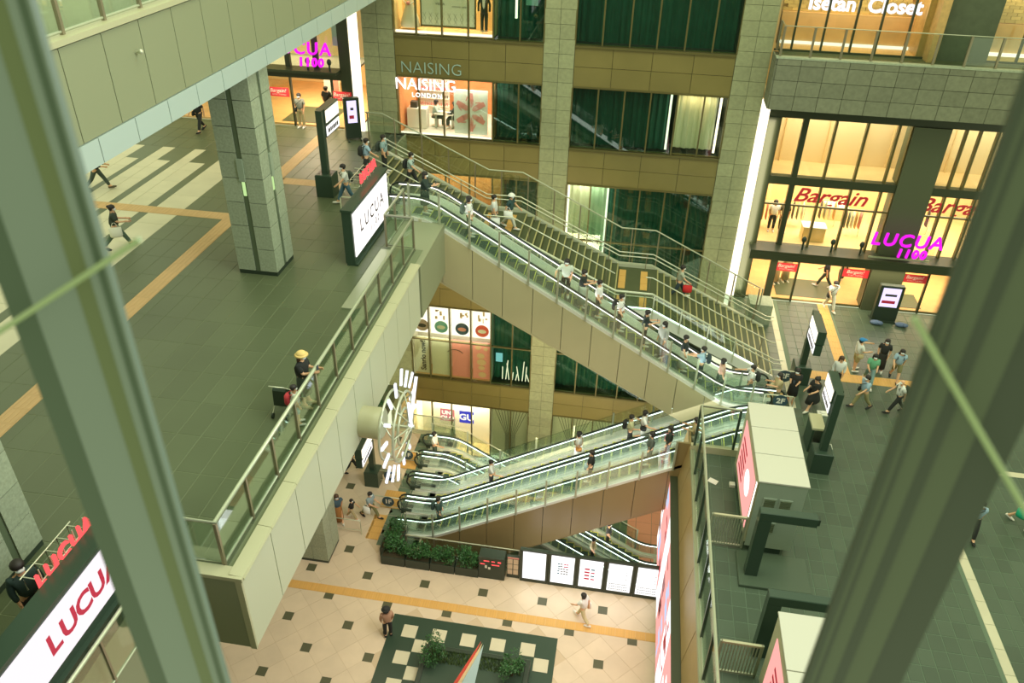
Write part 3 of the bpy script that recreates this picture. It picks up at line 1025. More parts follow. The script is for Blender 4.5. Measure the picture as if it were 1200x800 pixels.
# 1F: bright window with round stickers above printed panels
lb_ = empty('light_box_window', (-9.3, FY + .35, 0), 'row of bright white light boxes above printed panels in the street level window', 'display')
E1 = [-11.68, -10.62, -9.38, -8.13, -7.0]
for k, (a, b) in enumerate(zip(E1, E1[1:])):
    MB().box(a + 9.3 + .04, b + 9.3 - .04, 0, .08, 3.0, 4.98).build('light_panel', m_box, lb_)
    cx = (a + b) / 2 + 9.3 + .05
    t = MB()
    t.prism([(cx + .4 * math.cos(q * math.pi / 12), 3.5 + .4 * math.sin(q * math.pi / 12)) for q in range(24)], -.03, -.005)
    t.build('round_sticker', (mat('st1', (206, 180, 170), .5), mat('st2', (118, 184, 176), .5), mat('st3', (44, 76, 104), .5), mat('st4', (226, 92, 78), .5))[k], lb_)
    MB().prism([(cx + .25 * math.cos(q * math.pi / 8), 3.48 + .13 * math.sin(q * math.pi / 8)) for q in range(16)], -.04, -.031).build('sticker_print', (m_ink, m_white, m_pink, m_white)[k], lb_)
    t = MB()
    rr = random.Random(k)
    for q in range(5):
        x = cx + rr.uniform(-.42, .3); z = rr.uniform(4.0, 4.6)
        t.box(x, x + rr.uniform(.05, .16), -.02, -.004, z, z + rr.uniform(.05, .35))
    t.build('printed_furniture', mat('faint_print', (222, 186, 140), .6), lb_)
    MB().box(a + 9.3 + .04, b + 9.3 - .04, .0, .08, .08, 2.66).build('printed_panel', (mat('pp0', (214, 214, 186), .5), mat('pp1', (206, 210, 180), .5), m_pink, m_pink)[k], lb_)
text('Sanrio now!!', .44, (-11.1 + 9.3, -.02, 1.42), mat('black_print', (28, 28, 26), .6), lb_, tilt=-math.pi / 2, off=.016)
MB().prism([(.15 + .62 * math.cos(math.radians(a)), 1.4 + .62 * math.sin(math.radians(a))) for a in range(40, 141, 10)] + [(.15 + .58 * math.cos(math.radians(a)), 1.4 + .58 * math.sin(math.radians(a))) for a in range(140, 39, -10)], -.02, -.004).build('arched_line', m_ink, lb_)
t = MB()
for q, (dx, z, r_) in enumerate(((1.55, 2.3, .18), (2.0, 2.25, .14), (1.7, 1.75, .24), (1.75, 1.3, .28), (1.75, .9, .2), (1.8, .4, .24))):
    t.prism([(dx + r_ * math.cos(a * math.pi / 8), z + r_ * .8 * math.sin(a * math.pi / 8)) for a in range(16)], -.02, -.004)
t.build('cloud_print', mat('cloud_print', (212, 180, 140), .6), lb_)
lamp('window_panel_light', (-9.3, FY + .15, 2.9), 4.2, 22, (1, .95, .8), rot=(math.radians(20), 0, 0), sy=.15)
room(-11.68, -6.98, FY + 1.4, .02, 5.0, m_white, m_wfloor2, 'room_4', 0)
MB().box(-.2, .2, 0, .04, 0, .6).build('wall_monitor', emit('small_screen', (150, 206, 214), .9), None, loc=(-6.5, FY + .4, 1.45), label='small glowing screen in the street level window right of the pink posters', cat='screen')
t = MB()
for k in range(9):
    x = .2 * k
    t.tube([(x, 0, 0), (x + .15 * math.sin(k * 2.2), 0, .9 + .5 * math.sin(k * 1.3))], .03, 5)
t.build('light_stick_cluster', emit('stick_light', (255, 226, 196), 1.3), None, loc=(-6.3, FY + .5, .15), label='cluster of thin glowing sticks at the foot of the street level window', cat='lamp')

# B1: cream wall and brand boards
room(-11.68, -6.98, FY + 1.5, B1, -1.85, mat('milk_wall', (236, 228, 206), .6), m_wfloor2, 'room_5', 260, (1, .95, .84))
for x, mt, s_, ml, sz, lb in ((-9.73, emit('pink_board_glow', (240, 130, 140), .8), 'UNI\nQLO', m_white, .4, 'pink square board with white letters UNIQLO in the basement window'), (-8.5, emit('blue_board_glow', (62, 66, 206), .9), 'GU', m_white, .66, 'blue board with white letters GU in the basement window')):  # boards glow by themselves in place of missing front light
    r = empty('brand_board', (x, FY + .3, -3.45), lb, 'sign')
    MB().box(-.45, .45, 0, .05, 0, .9).build('board', mt, r)
    text(s_, sz, (0, -.015, .45), m_box, r, off=.02)
for (x0, x1, lb) in ((-6.88, -4.6, 'white panel with dark lines fanning out in the basement window left of the pilaster'), (-3.1, 4.1, 'white panel with dark fan lines in the basement window of the middle bay')):
    r = empty('fan_line_panel', ((x0 + x1) / 2, FY + .5, B1), lb, 'panel')
    w = (x1 - x0) / 2
    MB().box(-w, w, 0, .06, 0, 4.15).build('panel', mat('fan_panel', (196, 200, 172), .5), r)
    n = 1 if w < 2 else 3
    for c in range(n):
        cx = (c - (n - 1) / 2) * 2.3
        t = MB()
        for k in range(-5, 6):
            t.tube([(cx + k * .06, -.01, .3), (cx + k * .06, -.01, 1.9), (cx + max(-1.1, min(1.1, k * .22)), -.01, 4.1)], .014, 4)
        t.build('fan_lines', m_ink, r)

# ================================================================== RIGHT ENTRANCE AND BALCONY
struct('wall_right', MB().box(5.62, 6.0, FY + .25, 46, L2, 17.9).box(5.62, 24, 45.9, 46, L2, 24), m_wwall)
cl = struct('trim_2', MB().box(5.62, 6.05, FY + .02, FY + .25, L2, 17.85), m_lcol)
cl['label'] = 'tall glowing light column beside the entrance'
lamp('column_glow', (6.2, FY - .25, 12.5), .4, 60, (1, .86, .6), rot=(math.radians(90), 0, 0), sy=9)
balc = struct('wall_balcony', MB().box(5.72, 24, 36.65, FY + .1, 17.86, 20.0), m_joint)
for k in range(17):
    for q, (z0, z1) in enumerate(((17.86, 18.5), (18.5, 19.14), (19.14, 19.78), (19.78, 20.05))):
        x0 = 5.72 + 1.0 * k
        if not seen((x0, 36.6, z0), 30): continue
        MB().box(x0 + .01, x0 + .99, 36.58, 36.65, z0 + .01, z1 - .01).build('stone_block', m_stone2, balc)
for k in range(2):
    for q, (z0, z1) in enumerate(((17.86, 18.5), (18.5, 19.14), (19.14, 19.78), (19.78, 20.05))):
        MB().box(5.66, 5.72, 36.66 + .67 * k, 37.32 + .67 * k, z0 + .01, z1 - .01).build('stone_block', m_stone2, balc)
MB().box(5.9, 24, 36.9, FY, 20.0, 20.06).build('paving', m_stair, balc)
MB().box(5.64, 24, 36.56, 36.9, 20.05, 20.12).build('coping', m_stonec, balc)
glass_rail('balcony_railing', 'glass railing with steel posts around the stone balcony', [(5.8, 37.95), (5.8, 36.75), (20.7, 36.75)], 20.1, 21.35, 1.24, m_postm, m_steelp, postw=.09, bar=.02, kick=False)

m_wtile = mat('split_wood_tile', (206, 176, 112), .6, var=.16)
ic = struct('room_6', MB().box(6.0, 12.0, 39.9, 40.0, 20.0, 24).box(11.7, 12.0, FY + .2, 40, 20, 24), m_wood)
cache = {}
cells = []
for r_ in range(14):
    for c_ in range(14):
        cells.append((6.2 + .42 * c_ + (.2 if r_ % 2 else 0), 39.88, 21.5 + .14 * r_, 'x'))
pieces(ic, 'wall_tile', [c for c in cells if c[0] < 11.6], m_wtile, lambda k: MB().box(-.2, .2, -.05 - random.uniform(0, .03), 0, -.066, .066))
MB().box(6.0, 11.7, 39.6, 39.9, 20.05, 21.42).build('lower_wall', m_wfloor, ic)
MB().box(6.0, 11.7, 39.5, 39.6, 20.08, 20.2).build('floor_light', m_box, ic)
MB().box(6.0, 11.7, FY + .2, 39.9, 20.0, 20.08).build('floor_slab', m_wfloor, ic)
lamp('shop_ceiling_light', (8.8, 38.8, 23.8), 5, 110, (1, .8, .52), sy=1.2)
wf = struct('window_21', MB().box(5.7, 12.0, FY + .02, FY + .12, 20.06, 20.14), m_dframe)
for x in (6.42, 7.66, 8.88, 9.93, 11.12, 12.0): MB().box(x - .04, x + .04, FY, FY + .14, 20.1, 24).build('mullion', m_dframe, wf)
for a, b in zip((5.7, 6.42, 7.66, 8.88, 9.93, 11.12), (6.42, 7.66, 8.88, 9.93, 11.12, 12.0)): MB().box(a + .04, b - .04, FY + .06, FY + .07, 20.14, 24).build('pane', m_winc, wf)
o = text('Isetan  Closet', .84, (9.2, 38.55, 22.0), emit('sign_white', (236, 232, 255), 1.3), None, ext=.05, off=.02, name='sign_lettering')
tag(o, 'large glowing white letters Isetan Closet inside the balcony window', 'sign')
struct('wall_pier', MB().box(12.3, 14.5, FY - .1, FY + .6, 20.05, 24), mat('dark_pier_stone', (84, 92, 70), .7, nvar=.1, nscale=4))
struct('wall_pier', MB().box(11.95, 12.3, FY - .6, FY + .3, 20.05, 24), m_wood)
r7 = struct('room_7', MB().box(14.5, 22, 39.6, 39.7, 21.4, 24), m_wood)
MB().box(14.5, 22, 39.5, 39.7, 20.05, 21.4).build('lower_wall', m_wfloor, r7)
MB().box(14.5, 22, 39.3, 39.5, 20.08, 20.2).build('floor_light', m_box, r7)
pieces(r7, 'wall_tile', [(14.7 + .42 * c_ + (.2 if r_ % 2 else 0), 39.58, 21.5 + .14 * r_, 'x') for r_ in range(14) for c_ in range(7)], m_wtile, lambda k: MB().box(-.2, .2, -.05, 0, -.066, .066))
lamp('shop_ceiling_light', (16.5, 38.9, 23.5), 3, 60, (1, .8, .52), sy=1)
wf = struct('window_22', MB().box(14.5, 22, FY + .02, FY + .12, 20.06, 20.14), m_dframe)
for x in (14.5, 15.74, 16.98): MB().box(x - .04, x + .04, FY, FY + .14, 20.1, 24).build('mullion', m_dframe, wf)
for a in (14.5, 15.74): MB().box(a + .04, a + 1.2, FY + .06, FY + .07, 20.14, 24).build('pane', m_winc, wf)

# two-storey glass front below
gf = struct('window_23', MB().box(6.05, 24, FY - .05, FY + .3, 17.15, 17.86), m_dframe)
MB().box(6.05, 6.6, FY - .1, FY + .35, L2, 17.15).build('jamb', m_dframe, gf)
MB().box(12.45, 14.05, FY - .15, FY + .9, L2, 17.15).build('pier', mat('pier_paint', (84, 90, 66), .5), gf)
for z0, z1 in ((13.95, 14.35), (10.1, 10.75)): MB().box(6.6, 24, FY - .08, FY + .3, z0, z1).build('beam', m_dframe, gf)
MB().box(6.3, 17.5, 37.1, FY, 10.62, 10.78).box(6.3, 17.5, 37.1, 37.2, 10.3, 10.615).build('canopy', m_dframe, gf)
xs = [6.6, 7.75, 9.12, 10.5, 11.87, 12.45]
for x in xs + [14.05, 14.75, 15.35, 16.1, 17.4]:
    w = .13 if x in (7.75,) else .05
    MB().box(x - w, x + w, FY - .04, FY + .2, 10.75, 17.15).build('mullion', m_frame if w < .1 else m_dframe, gf)
for a, b in list(zip(xs, xs[1:])) + [(14.05, 15.35), (15.35, 16.1), (16.1, 17.4)]:
    for c, d in ((10.78, 13.95), (14.35, 17.15)):
        MB().box(a + .05, b - .05, FY + .05, FY + .065, c, d).build('pane', m_winc, gf)
MB().box(6.6, 12.45, FY + .02, FY + .1, 12.85, 12.93).box(14.05, 17.4, FY + .02, FY + .1, 12.85, 12.93).build('transom', m_frame, gf)
for k, (x, z) in enumerate(((9.12, 11.2), (10.5, 11.2), (11.87, 11.2))):
    MB().tube([(0, 0, -.35), (0, 0, .1)], .05, 8).ell((0, 0, .2), (.12, .1, .16)).build('spot_light', m_black, None, loc=(x - .3, 37.6, z - .07), label=('black floodlight on the entrance canopy, first from the light column', 'black floodlight on the entrance canopy, second from the light column', 'black floodlight on the entrance canopy beside the magenta sign')[k], cat='lamp', group='floodlights on the entrance canopy')
# rooms behind
r8 = struct('room_8', MB().box(6.1, 20, FY + .3, 45.9, 14.1, 14.3), m_wfloor2)
MB().box(6.1, 20, FY + 2.4, FY + 2.5, 14.3, 17.6).build('back_wall', mat('cream_wall', (240, 214, 164), .7), r8)
for x in (7.3, 9.4, 11.2, 12.4, 15.2): MB().box(x, x + .06, FY + 2.3, FY + 2.42, 14.3, 17.6).build('wall_rib', m_wwall, r8)
MB().box(6.1, 20, FY + .3, FY + 2.4, 17.55, 17.65).build('ceiling_slab', m_grey, r8)
lamp('shop_ceiling_light', (9.5, 39.2, 17.5), 6, 150, (1, .9, .76), sy=1.2)
lamp('shop_ceiling_light', (16, 39.2, 17.5), 4, 90, (1, .9, .76), sy=1.2)
r9 = struct('room_9', MB().box(6.1, 22, FY + .3, 45.9, 10.3, 10.5), m_wfloor2)
lamp('shop_ceiling_light', (9.5, 41, 14.0), 6, 380, (1, .9, .78), sy=4)
lamp('shop_ceiling_light', (16, 41, 14.0), 5, 290, (1, .9, .78), sy=4)
r10 = struct('room_10', MB().box(6.1, 22, FY + .3, 45.9, L2 - .1, L2 + .0), m_wfloor)
lamp('shop_ceiling_light', (9.5, 41, 10.2), 6, 270, (1, .86, .66), sy=4)
lamp('shop_ceiling_light', (16, 41, 10.2), 5, 250, (1, .84, .6), sy=4)
# shop fittings on the upper sales floor
rr = random.Random(4)
for k, (x, y, w) in enumerate(((7.3, 40.6, 1.0), (8.7, 41.0, 1.2), (10.4, 41.4, 1.2), (11.6, 40.4, .9), (15.0, 41.4, 1.4))):
    r = empty('clothes_rack', (x, y, 10.5), ('clothes rack with pale garments nearest the light column', 'clothes rack with pale garments behind the two shop staff', 'wide clothes rack at the back of the upper sales floor', 'short clothes rack beside the dark pier', 'clothes rack seen right of the dark pier')[k], 'rack', 'clothes racks on the upper sales floor')
    MB().tube([(-w / 2, 0, 0), (-w / 2, 0, 1.5), (w / 2, 0, 1.5), (w / 2, 0, 0)], .02, 6).build('frame', m_steel, r)
    for q in range(5):
        u = -w / 2 + w * (q + .5) / 5
        MB().loft([(u, 0, .5, .04, .24), (u, 0, 1.25, .035, .22), (u, 0, 1.42, .02, .05)], 8).build('garment', (m_white, m_wood, m_pink, m_ink, m_stonec)[(q + k) % 5], r)
for k, (x, y) in enumerate(((9.6, 39.6), (11.2, 42.6))):
    r = empty('display_table', (x, y, 10.5), ('white display table near the canopy glass of the upper sales floor', 'white display table at the back of the upper sales floor')[k], 'table')
    MB().bbox(-.6, .6, -.4, .4, .75, .8).build('top', m_white, r)
    MB().box(-.55, .55, -.35, .35, 0, .74).build('body', m_wwall, r)
mk = struct('baseboard_entrance', MB().box(6.1, 20, 44.0, 44.1, 10.5, 13.9), m_wwall)
# doors
dr = struct('door_1', MB().box(6.6, 24, FY, FY + .16, 10.0, 10.12), m_dframe)
DX = [6.6, 7.75, 8.95, 11.1, 12.45]
for x in DX + [14.05, 15.25, 17.4]:
    MB().box(x - .045 if x != 7.75 else x - .2, x + .045 if x != 7.75 else x + .15, FY - .03, FY + .14, L2, 10.1).build('door_post', m_dframe, dr)
for a, b in ((6.6, 7.6), (7.85, 8.95), (11.1, 12.45), (14.05, 15.25), (15.25, 17.4)):
    MB().box(a + .05, b - .05, FY + .05, FY + .065, L2 + .05, 10.05).build('pane', m_winc, dr)
    MB().box(a + .04, b - .04, FY + .04, FY + .08, L2, L2 + .1).build('bottom_rail', m_frame, dr)
for k, (x0, x1) in enumerate(((7.88, 8.92), (11.15, 12.42), (14.1, 15.2))):
    r = empty('sale_sticker', ((x0 + x1) / 2, FY - .01, 9.33), ('red Bargain sticker on the door pane beside the light column', 'red Bargain sticker on the door pane left of the dark pier', 'red Bargain sticker on the door pane right of the dark pier')[k], 'sticker')
    w = (x1 - x0) / 2
    MB().box(-w, w, -.008, 0, 0, .45).build('sheet', m_red, r)
    text('Bargain!', .26, (-.05, -.012, .29), m_white, r, shear=.2, off=.0)
    text('7/1 Fri - 7/18 Mon', .1, (0, -.012, .1), m_white, r)
for (x, lb) in ((9.6, 'big red italic word Bargain across the glass above the entrance'), (15.3, 'second big red italic Bargain on the glass right of the dark pier')):
    o = text('Bargain', 1.0, (x, FY - .02, 13.45), m_red, None, shear=.35, off=.018, sx=1.15, name='window_lettering')
    tag(o, lb, 'lettering')
ls = empty('letter_sign', (13.35, 37.0, 11.0), 'glowing magenta letters LUCUA 1100 above the right entrance', 'sign')
text('LUCUA', .9, (0, 0, .95), m_mag, ls, ext=.05, off=.012, shear=.1, sp=1.18)
text('1100', .6, (.35, 0, .3), m_mag, ls, ext=.05, off=.02, shear=.1, sp=1.2)
MB().box(-1.5, 1.3, .1, .14, -.08, .0).build('carrier_bar', m_steelp, ls)
MB().box(-1.3, 1.4, .06, .08, .0, 1.3).build('backing_glass', m_winc, ls)
# mats inside the doors
for k, (x0, x1, y0, y1) in enumerate(((8.3, 11.4, 38.6, 40.6), (13.9, 15.6, 38.5, 40.0))):
    MB().bbox(x0, x1, y0, y1, L2, L2 + .02, .01).build('door_mat', m_deck, label=('dark door mat inside the right entrance, near the shoppers', 'dark door mat inside the doors right of the dark pier')[k], cat='mat')

struct('wall_front', MB().box(-30, 26, 1.2, 1.5, -6, 25.0), mat('camera_side_wall', (84, 92, 76), .6))

# ================================================================== LEFT ENTRANCE (3F)
le = struct('door_2', MB().box(-19, -13.95, FY - .05, FY + .3, 17.45, 17.95), m_dframe)
MB().box(-14.5, -13.95, FY - .1, FY + .35, L3, 24).build('jamb', m_dframe, le)
MB().box(-19, -14.5, 37.3, FY, 17.85, 17.97).build('canopy', m_dframe, le)
for x in (-18.6, -17.2, -15.05): MB().box(x - .04, x + .04, FY - .03, FY + .14, L3, 17.45).build('door_post', m_dframe, le)
for x in (-17.2, -15.75): MB().box(x - .12, x + .12, FY - .03, FY + .2, 17.95, 24).build('mullion', m_dframe, le)
for a, b in ((-18.6, -17.2), (-15.05, -14.5)): MB().box(a + .04, b - .04, FY + .05, FY + .065, L3 + .05, 17.45).build('pane', m_winc, le)
for a, b in ((-19, -17.3), (-17.1, -15.85), (-15.65, -14.5)): MB().box(a, b, FY + .05, FY + .065, 18.0, 24).build('pane', m_winc, le)
lcol = struct('trim_3', MB().box(-13.92, -13.5, FY - .1, FY + .1, L3, 24), m_lcol)
lcol['label'] = 'tall glowing light column beside the upper entrance'
r = struct('room_11', MB().box(-24, -14, FY + .3, 46, L3 - .1, L3), m_wfloor)
MB().box(-24, -14, FY + 2.6, FY + 2.7, 17.95, 24).build('back_wall', m_wwall, r)
MB().box(-24, -14, FY + .3, 46, 17.75, 17.85).build('ceiling_slab', m_white, r)
for x in (-16.9, -16.5, -15.6, -15.2, -14.8): MB().box(x, x + .12, FY + 2.3, FY + 2.6, 19.5, 24).build('wall_slat', m_wood, r)
MB().box(-15.4, -14.75, FY + 1.6, FY + 1.64, 18.7, 20.3).build('poster', mat('blue_poster', (160, 196, 196), .5), None, label='pale blue poster with red edge above the upper entrance', cat='poster')
lamp('shop_ceiling_light', (-16.5, 41, 17.7), 4, 260, (1, .8, .52), sy=4)
lamp('shop_ceiling_light', (-16.5, 39.4, 22.5), 4, 110, (1, .82, .56), sy=1.4)
o = text('Bargain', 1.0, (-15.9, FY - .02, 20.5), m_red, None, shear=.35, off=.018, sx=1.15, name='window_lettering')
tag(o, 'big red italic word Bargain above the upper entrance, partly behind the bridge', 'lettering')
ls = empty('letter_sign', (-16.2, 37.4, 18.05), 'glowing magenta letters LUCUA 1100 above the upper entrance', 'sign')
text('LUCUA', .82, (0, 0, .95), m_mag, ls, ext=.05, off=.012, shear=.1, sp=1.18)
text('1100', .56, (.45, 0, .32), m_mag, ls, ext=.05, off=.02, shear=.1, sp=1.2)
for k, (x0, x1) in enumerate(((-18.3, -17.25), (-14.95, -14.0))):
    r = empty('sale_sticker', ((x0 + x1) / 2, FY - .16, 16.5), ('red Bargain sticker on the upper entrance pane nearest the stone column', 'red Bargain sticker on the upper entrance pane beside the light column')[k], 'sticker')
    w = (x1 - x0) / 2
    MB().box(-w, w, -.008, 0, 0, .45).build('sheet', m_red, r)
    text('Bargain!', .26, (-.05, -.012, .29), m_white, r, shear=.2, off=.0)
    text('7/1 Fri - 7/18 Mon', .1, (0, -.012, .1), m_white, r)
MB().bbox(-18.2, -15.6, 38.6, 41.2, L3, L3 + .02, .01).build('door_mat', m_deck, label='dark door mat inside the upper entrance', cat='mat')
es = empty('easel_poster', (-16.4, 41.5, L3), 'white easel poster with pink print inside the upper entrance', 'poster')
MB().prism([(-.45, .6), (.45, .6), (.45, 1.8), (-.45, 1.8)], -.03, 0).build('board', m_white, es)
MB().prism([(0, .8), (.38, .9), (.38, 1.6), (.1, 1.5)], -.04, -.031).build('print', m_pink, es)
for s_ in (-.4, .4): MB().tube([(s_, 0, 0), (s_ * .6, 0, 1.9)], .02, 5).build('leg', m_steel, es)
for k, x in enumerate((-16.0, -14.9)):
    MB().tube([(0, 0, 0), (0, 0, .3)], .05, 8).ell((0, 0, .42), (.12, .1, .16)).build('spot_light', m_black, None, loc=(x, 37.6, 17.97), label=('black floodlight on the upper entrance canopy beside the magenta letters', 'black floodlight on the upper entrance canopy beside the light column')[k], cat='lamp', group='floodlights on the upper entrance canopy')

# ================================================================== ESCALATORS
SL = 0.583
LPW = [60]


def esc_path(xb, zb, zt, s):
    xt = xb + s * (zt - zb) / SL
    P = [(xb - s * 1.5, zb), (xb - s * .5, zb), (xb - s * .2, zb + .03), (xb + s * .12, zb + .12), (xb + s * .5, zb + .5 * SL)]
    P += [(xt - s * .5, zt - .5 * SL), (xt - s * .12, zt - .12), (xt + s * .2, zt - .03), (xt + s * .5, zt), (xt + s * 1.5, zt)]
    return P, xt


def znose(P, x):
    Q = sorted(P)
    for (x0, z0), (x1, z1) in zip(Q, Q[1:]):
        if x0 <= x <= x1: return z0 + (z1 - z0) * (x - x0) / (x1 - x0)
    return Q[0][1] if x < Q[0][0] else Q[-1][1]


def escalator(label, y0, y1, xb, zb, zt, s, depth=1.5, flat=0.9):
    P, xt = esc_path(xb, zb, zt, s)
    r = empty('escalator', (0, 0, 0), label, 'escalator')
    up = lambda h, Q=P: [(x, z + h) for x, z in Q]
    # truss body under the steps
    MB().strip(up(-.12), y0 - .12, y1 + .12, depth - .3).build('truss', m_grey, r)
    st = MB()
    st.box(-.2, .2, y0 + .16, y1 - .16, -.2, 0)
    st.box(-.2, -.165, y0 + .16, y1 - .16, 0, .006, 1).box(.165, .2, y0 + .16, y1 - .16, 0, .006, 1)
    st.box(-.165, .165, y0 + .16, y0 + .2, 0, .006, 1).box(-.165, .165, y1 - .2, y1 - .16, 0, .006, 1)
    for k in range(7): st.box(-.16, .16, y0 + .26 + .11 * k, y0 + .28 + .11 * k, 0, .008)
    me = st.mesh('step', [m_step, m_yline])
    n = int(round((zt - zb) / (.4 * SL)))
    for k in range(n):
        x = xb + s * .4 * (k + .5); z = zb + .4 * SL * (k + .5) + .0
        put('step', me, r, (x, 0, z - .02))
    for x, z in ((xb - s * .2, zb), (xb - s * .6, zb), (xt + s * .2, zt), (xt + s * .6, zt)): put('step', me, r, (x, 0, z - .008))
    for x, z in ((xb - s * 1.2, zb), (xt + s * 1.2, zt)):
        MB().box(x - .4, x + .4, y0 + .1, y1 - .1, z - .1, z + .012).build('comb_plate', m_steel, r)
    for side, y in ((-1, y0), (1, y1)):
        yi = y - side * .09
        MB().strip(up(.1), y - .13, y + .13, .16).build('balustrade_deck', m_deckpl, r)
        g = MB()
        for (xa, za), (xc, zc) in zip(P, P[1:]):
            g.prism([(xa, za + .1), (xc, zc + .1), (xc, zc + .9), (xa, za + .9)], y - .006, y + .006)
        for xe, ze, sg in ((P[0][0], P[0][1], -s), (P[-1][0], P[-1][1], s)):
            arc = [(xe + sg * (.0 + .4 * math.sin(a)), ze + .5 + .4 * math.cos(a)) for a in [math.pi * q / 8 for q in range(9)]]
            g.prism(arc, y - .006, y + .006)
        g.build('glass_balustrade', m_glass2, r)
        for Q0, Q1 in ((P[0], P[1]), (P[-2], P[-1])): pass
        H = []
        xe, ze = P[0]
        H += [(xe - s * -.2, y, ze + .07), ]
        H += [(xe - s * .42 * math.sin(a), y, ze + .5 - .43 * math.cos(a)) for a in [math.pi * q / 8 for q in range(9)]]
        H += [(x, y, z + .93) for x, z in P[1:-1]]
        xe, ze = P[-1]
        H += [(xe + s * .42 * math.sin(a), y, ze + .5 + .43 * math.cos(a)) for a in [math.pi * q / 8 for q in range(9)]]
        H += [(xe - s * .2, y, ze + .07)]
        hr = MB().tube(H, .045, 6)
        hr.build('handrail', m_rub, r)
        L = [(x, y - .06, z + .88) for x, z in P]
        MB().tube(L, .019, 5).build('light_strip', m_led if zb < 7 else m_ledw, r)
        MB().tube([(x, yi, z + .14) for x, z in P], .02, 5).build('skirt_rail', m_steel, r)
        for q in range(2):
            xx, zz = (P[0], P[-1])[q]
            sg = (-s, s)[q]
            MB().box(xx - .25, xx + .25, y - .07, y + .07, zz - .02, zz + .22).build('newel_base', m_black, r)
    a = Vector((P[4][0], 0, P[4][1])); b = Vector((P[5][0], 0, P[5][1]))
    c = (a + b) / 2
    lm = lamp('under_handrail_light', (c.x, (y0 + y1) / 2, c.z + .95), (b - a).length + 1.5, LPW[0], (.98, 1, .95), rot=(0, -math.atan2((b - a).z, (b - a).x), 0), sy=.9)
    return r, P, xt


UE, UP, uxt = escalator('upper escalator rising from the second level to the deck', 28.25, 29.55, 4.97, L2, L3, -1)
LE1, LP1, lxt = escalator('rear lane of the lower escalators, next to the basement void', 27.15, 28.5, -7.5, L1, L2, 1)
LE2, LP2, _ = escalator('front lane of the lower escalators, with panelled side', 25.6, 26.85, -7.5, L1, L2, 1)
DE1, DP1, _ = escalator('rear lane of the escalators going down to the basement', 30.45, 31.75, 2.76, B1, L1, -1)
DE2, DP2, _ = escalator('front lane of the escalators going down to the basement', 28.8, 30.1, 2.76, B1, L1, -1)
# pale steel decking between the twin lanes
MB().strip([(x, z + .06) for x, z in LP1], 26.98, 27.02, .3).strip([(x, z + .1) for x, z in LP1], 28.66, 29.0, .12).build('lane_divider', m_deckpl, None, label='pale steel decking along the rear lane of the lower escalators', cat='cladding')
MB().strip([(x, z + .08) for x, z in UP], 29.7, 30.5, .3).build('lane_divider', m_deckpl, None, label='pale steel decking between the upper escalator and the stair', cat='cladding')

# cladding of the upper escalator's visible side
cu = struct('trim_4', MB().strip([(x, z + .14) for x, z in UP], 28.02, 28.14, .14), m_deckpl)
cu['label'] = 'side cladding of the upper escalator'
def ubot(x): return max(6.6, 12.8 - .54 * (x + 7.95)) if x > -7.95 else 12.8
xs = [-7.95, -7.14] + [-7.14 + 1.25 * k for k in range(1, 11)] + [6.3]
for a, b in zip(xs, xs[1:]):
    sub = sorted([a] + [x for x, z in UP if a < x < b] + [x for x in (3.53,) if a < x < b] + [b])
    pts = [(x, znose(UP, x) + .0) for x in sub][::-1] + [(x, ubot(x)) for x in sub]
    pts = [(min(max(x, a + .012), b - .012), z) for x, z in pts]
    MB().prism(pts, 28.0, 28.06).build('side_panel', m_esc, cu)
MB().strip([(-7.95, 12.8), (3.53, 6.6), (6.3, 6.6)], 28.0, 30.4, .1).build('underside', m_esc, cu)
MB().box(-8.05, -7.93, 28.0, 28.3, 12.8, 15.1).build('end_strip', m_cream, cu)
lamp('escalator_foot_light', (4.5, 27.0, 9.4), 1.5, 12, GREENL, rot=(math.radians(100), 0, 0), sy=.3)  # stands in front of the upper escalator's lower end
# cladding of the lower escalators
cd = struct('trim_5', MB().strip([(x, z + .14) for x, z in LP2], 25.36, 25.48, .14), m_deckpl)
cd['label'] = 'side cladding of the lower escalators'
def lbot(x): return max(-1.5, min(5.6, .72 + .607 * (x + 2.4)))
xs = [-8.6, -7.3] + [-7.3 + 1.27 * k for k in range(1, 11)] + [6.0]
for a, b in zip(xs, xs[1:]):
    sub = sorted([a] + [x for x, z in LP2 if a < x < b] + [x for x in (-6.06, 5.64) if a < x < b] + [b])
    pts = [(x, lbot(x)) for x in sub] + [(x, znose(LP2, x)) for x in sub][::-1]
    pts = [(min(max(x, a + .012), b - .012), z) for x, z in pts]
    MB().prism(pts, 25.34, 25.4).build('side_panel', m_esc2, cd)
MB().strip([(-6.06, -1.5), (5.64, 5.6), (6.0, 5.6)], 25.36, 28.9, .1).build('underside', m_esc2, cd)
MB().box(3.0, 6.0, 25.36, 25.44, 5.3, 7.6).build('landing_beam', m_esc2, cd)


def raked_guard(label, y, x0, x1, zf, h, spacing, top=None, post_m=m_postm, low=.12, postw=.08):
    r = empty('glass_guard', (x0, y, zf(x0)), label, 'railing')
    n = max(1, round((x1 - x0) / spacing)); d = (x1 - x0) / n
    for k in range(n + 1):
        x = x0 + d * k
        MB().box(x - x0 - postw / 2, x - x0 + postw / 2, -.03, .03, zf(x) - zf(x0) - .1, zf(x) - zf(x0) + h).build('post', post_m, r)
    for k in range(n):
        a = x0 + d * k + .05; b = x0 + d * (k + 1) - .05
        za, zb_ = zf(a) - zf(x0), zf(b) - zf(x0)
        MB().prism([(a - x0, za + low), (b - x0, zb_ + low), (b - x0, zb_ + h - .08), (a - x0, za + h - .08)], -.006, .006).build('glass_panel', m_glass, r)
    if top:
        pts = [(x0 + (x1 - x0) * q / 24) for q in range(25)]
        MB().tube([(x - x0, 0, zf(x) - zf(x0) + h) for x in pts], top, 8).build('top_rail', m_steelp, r)
    return r


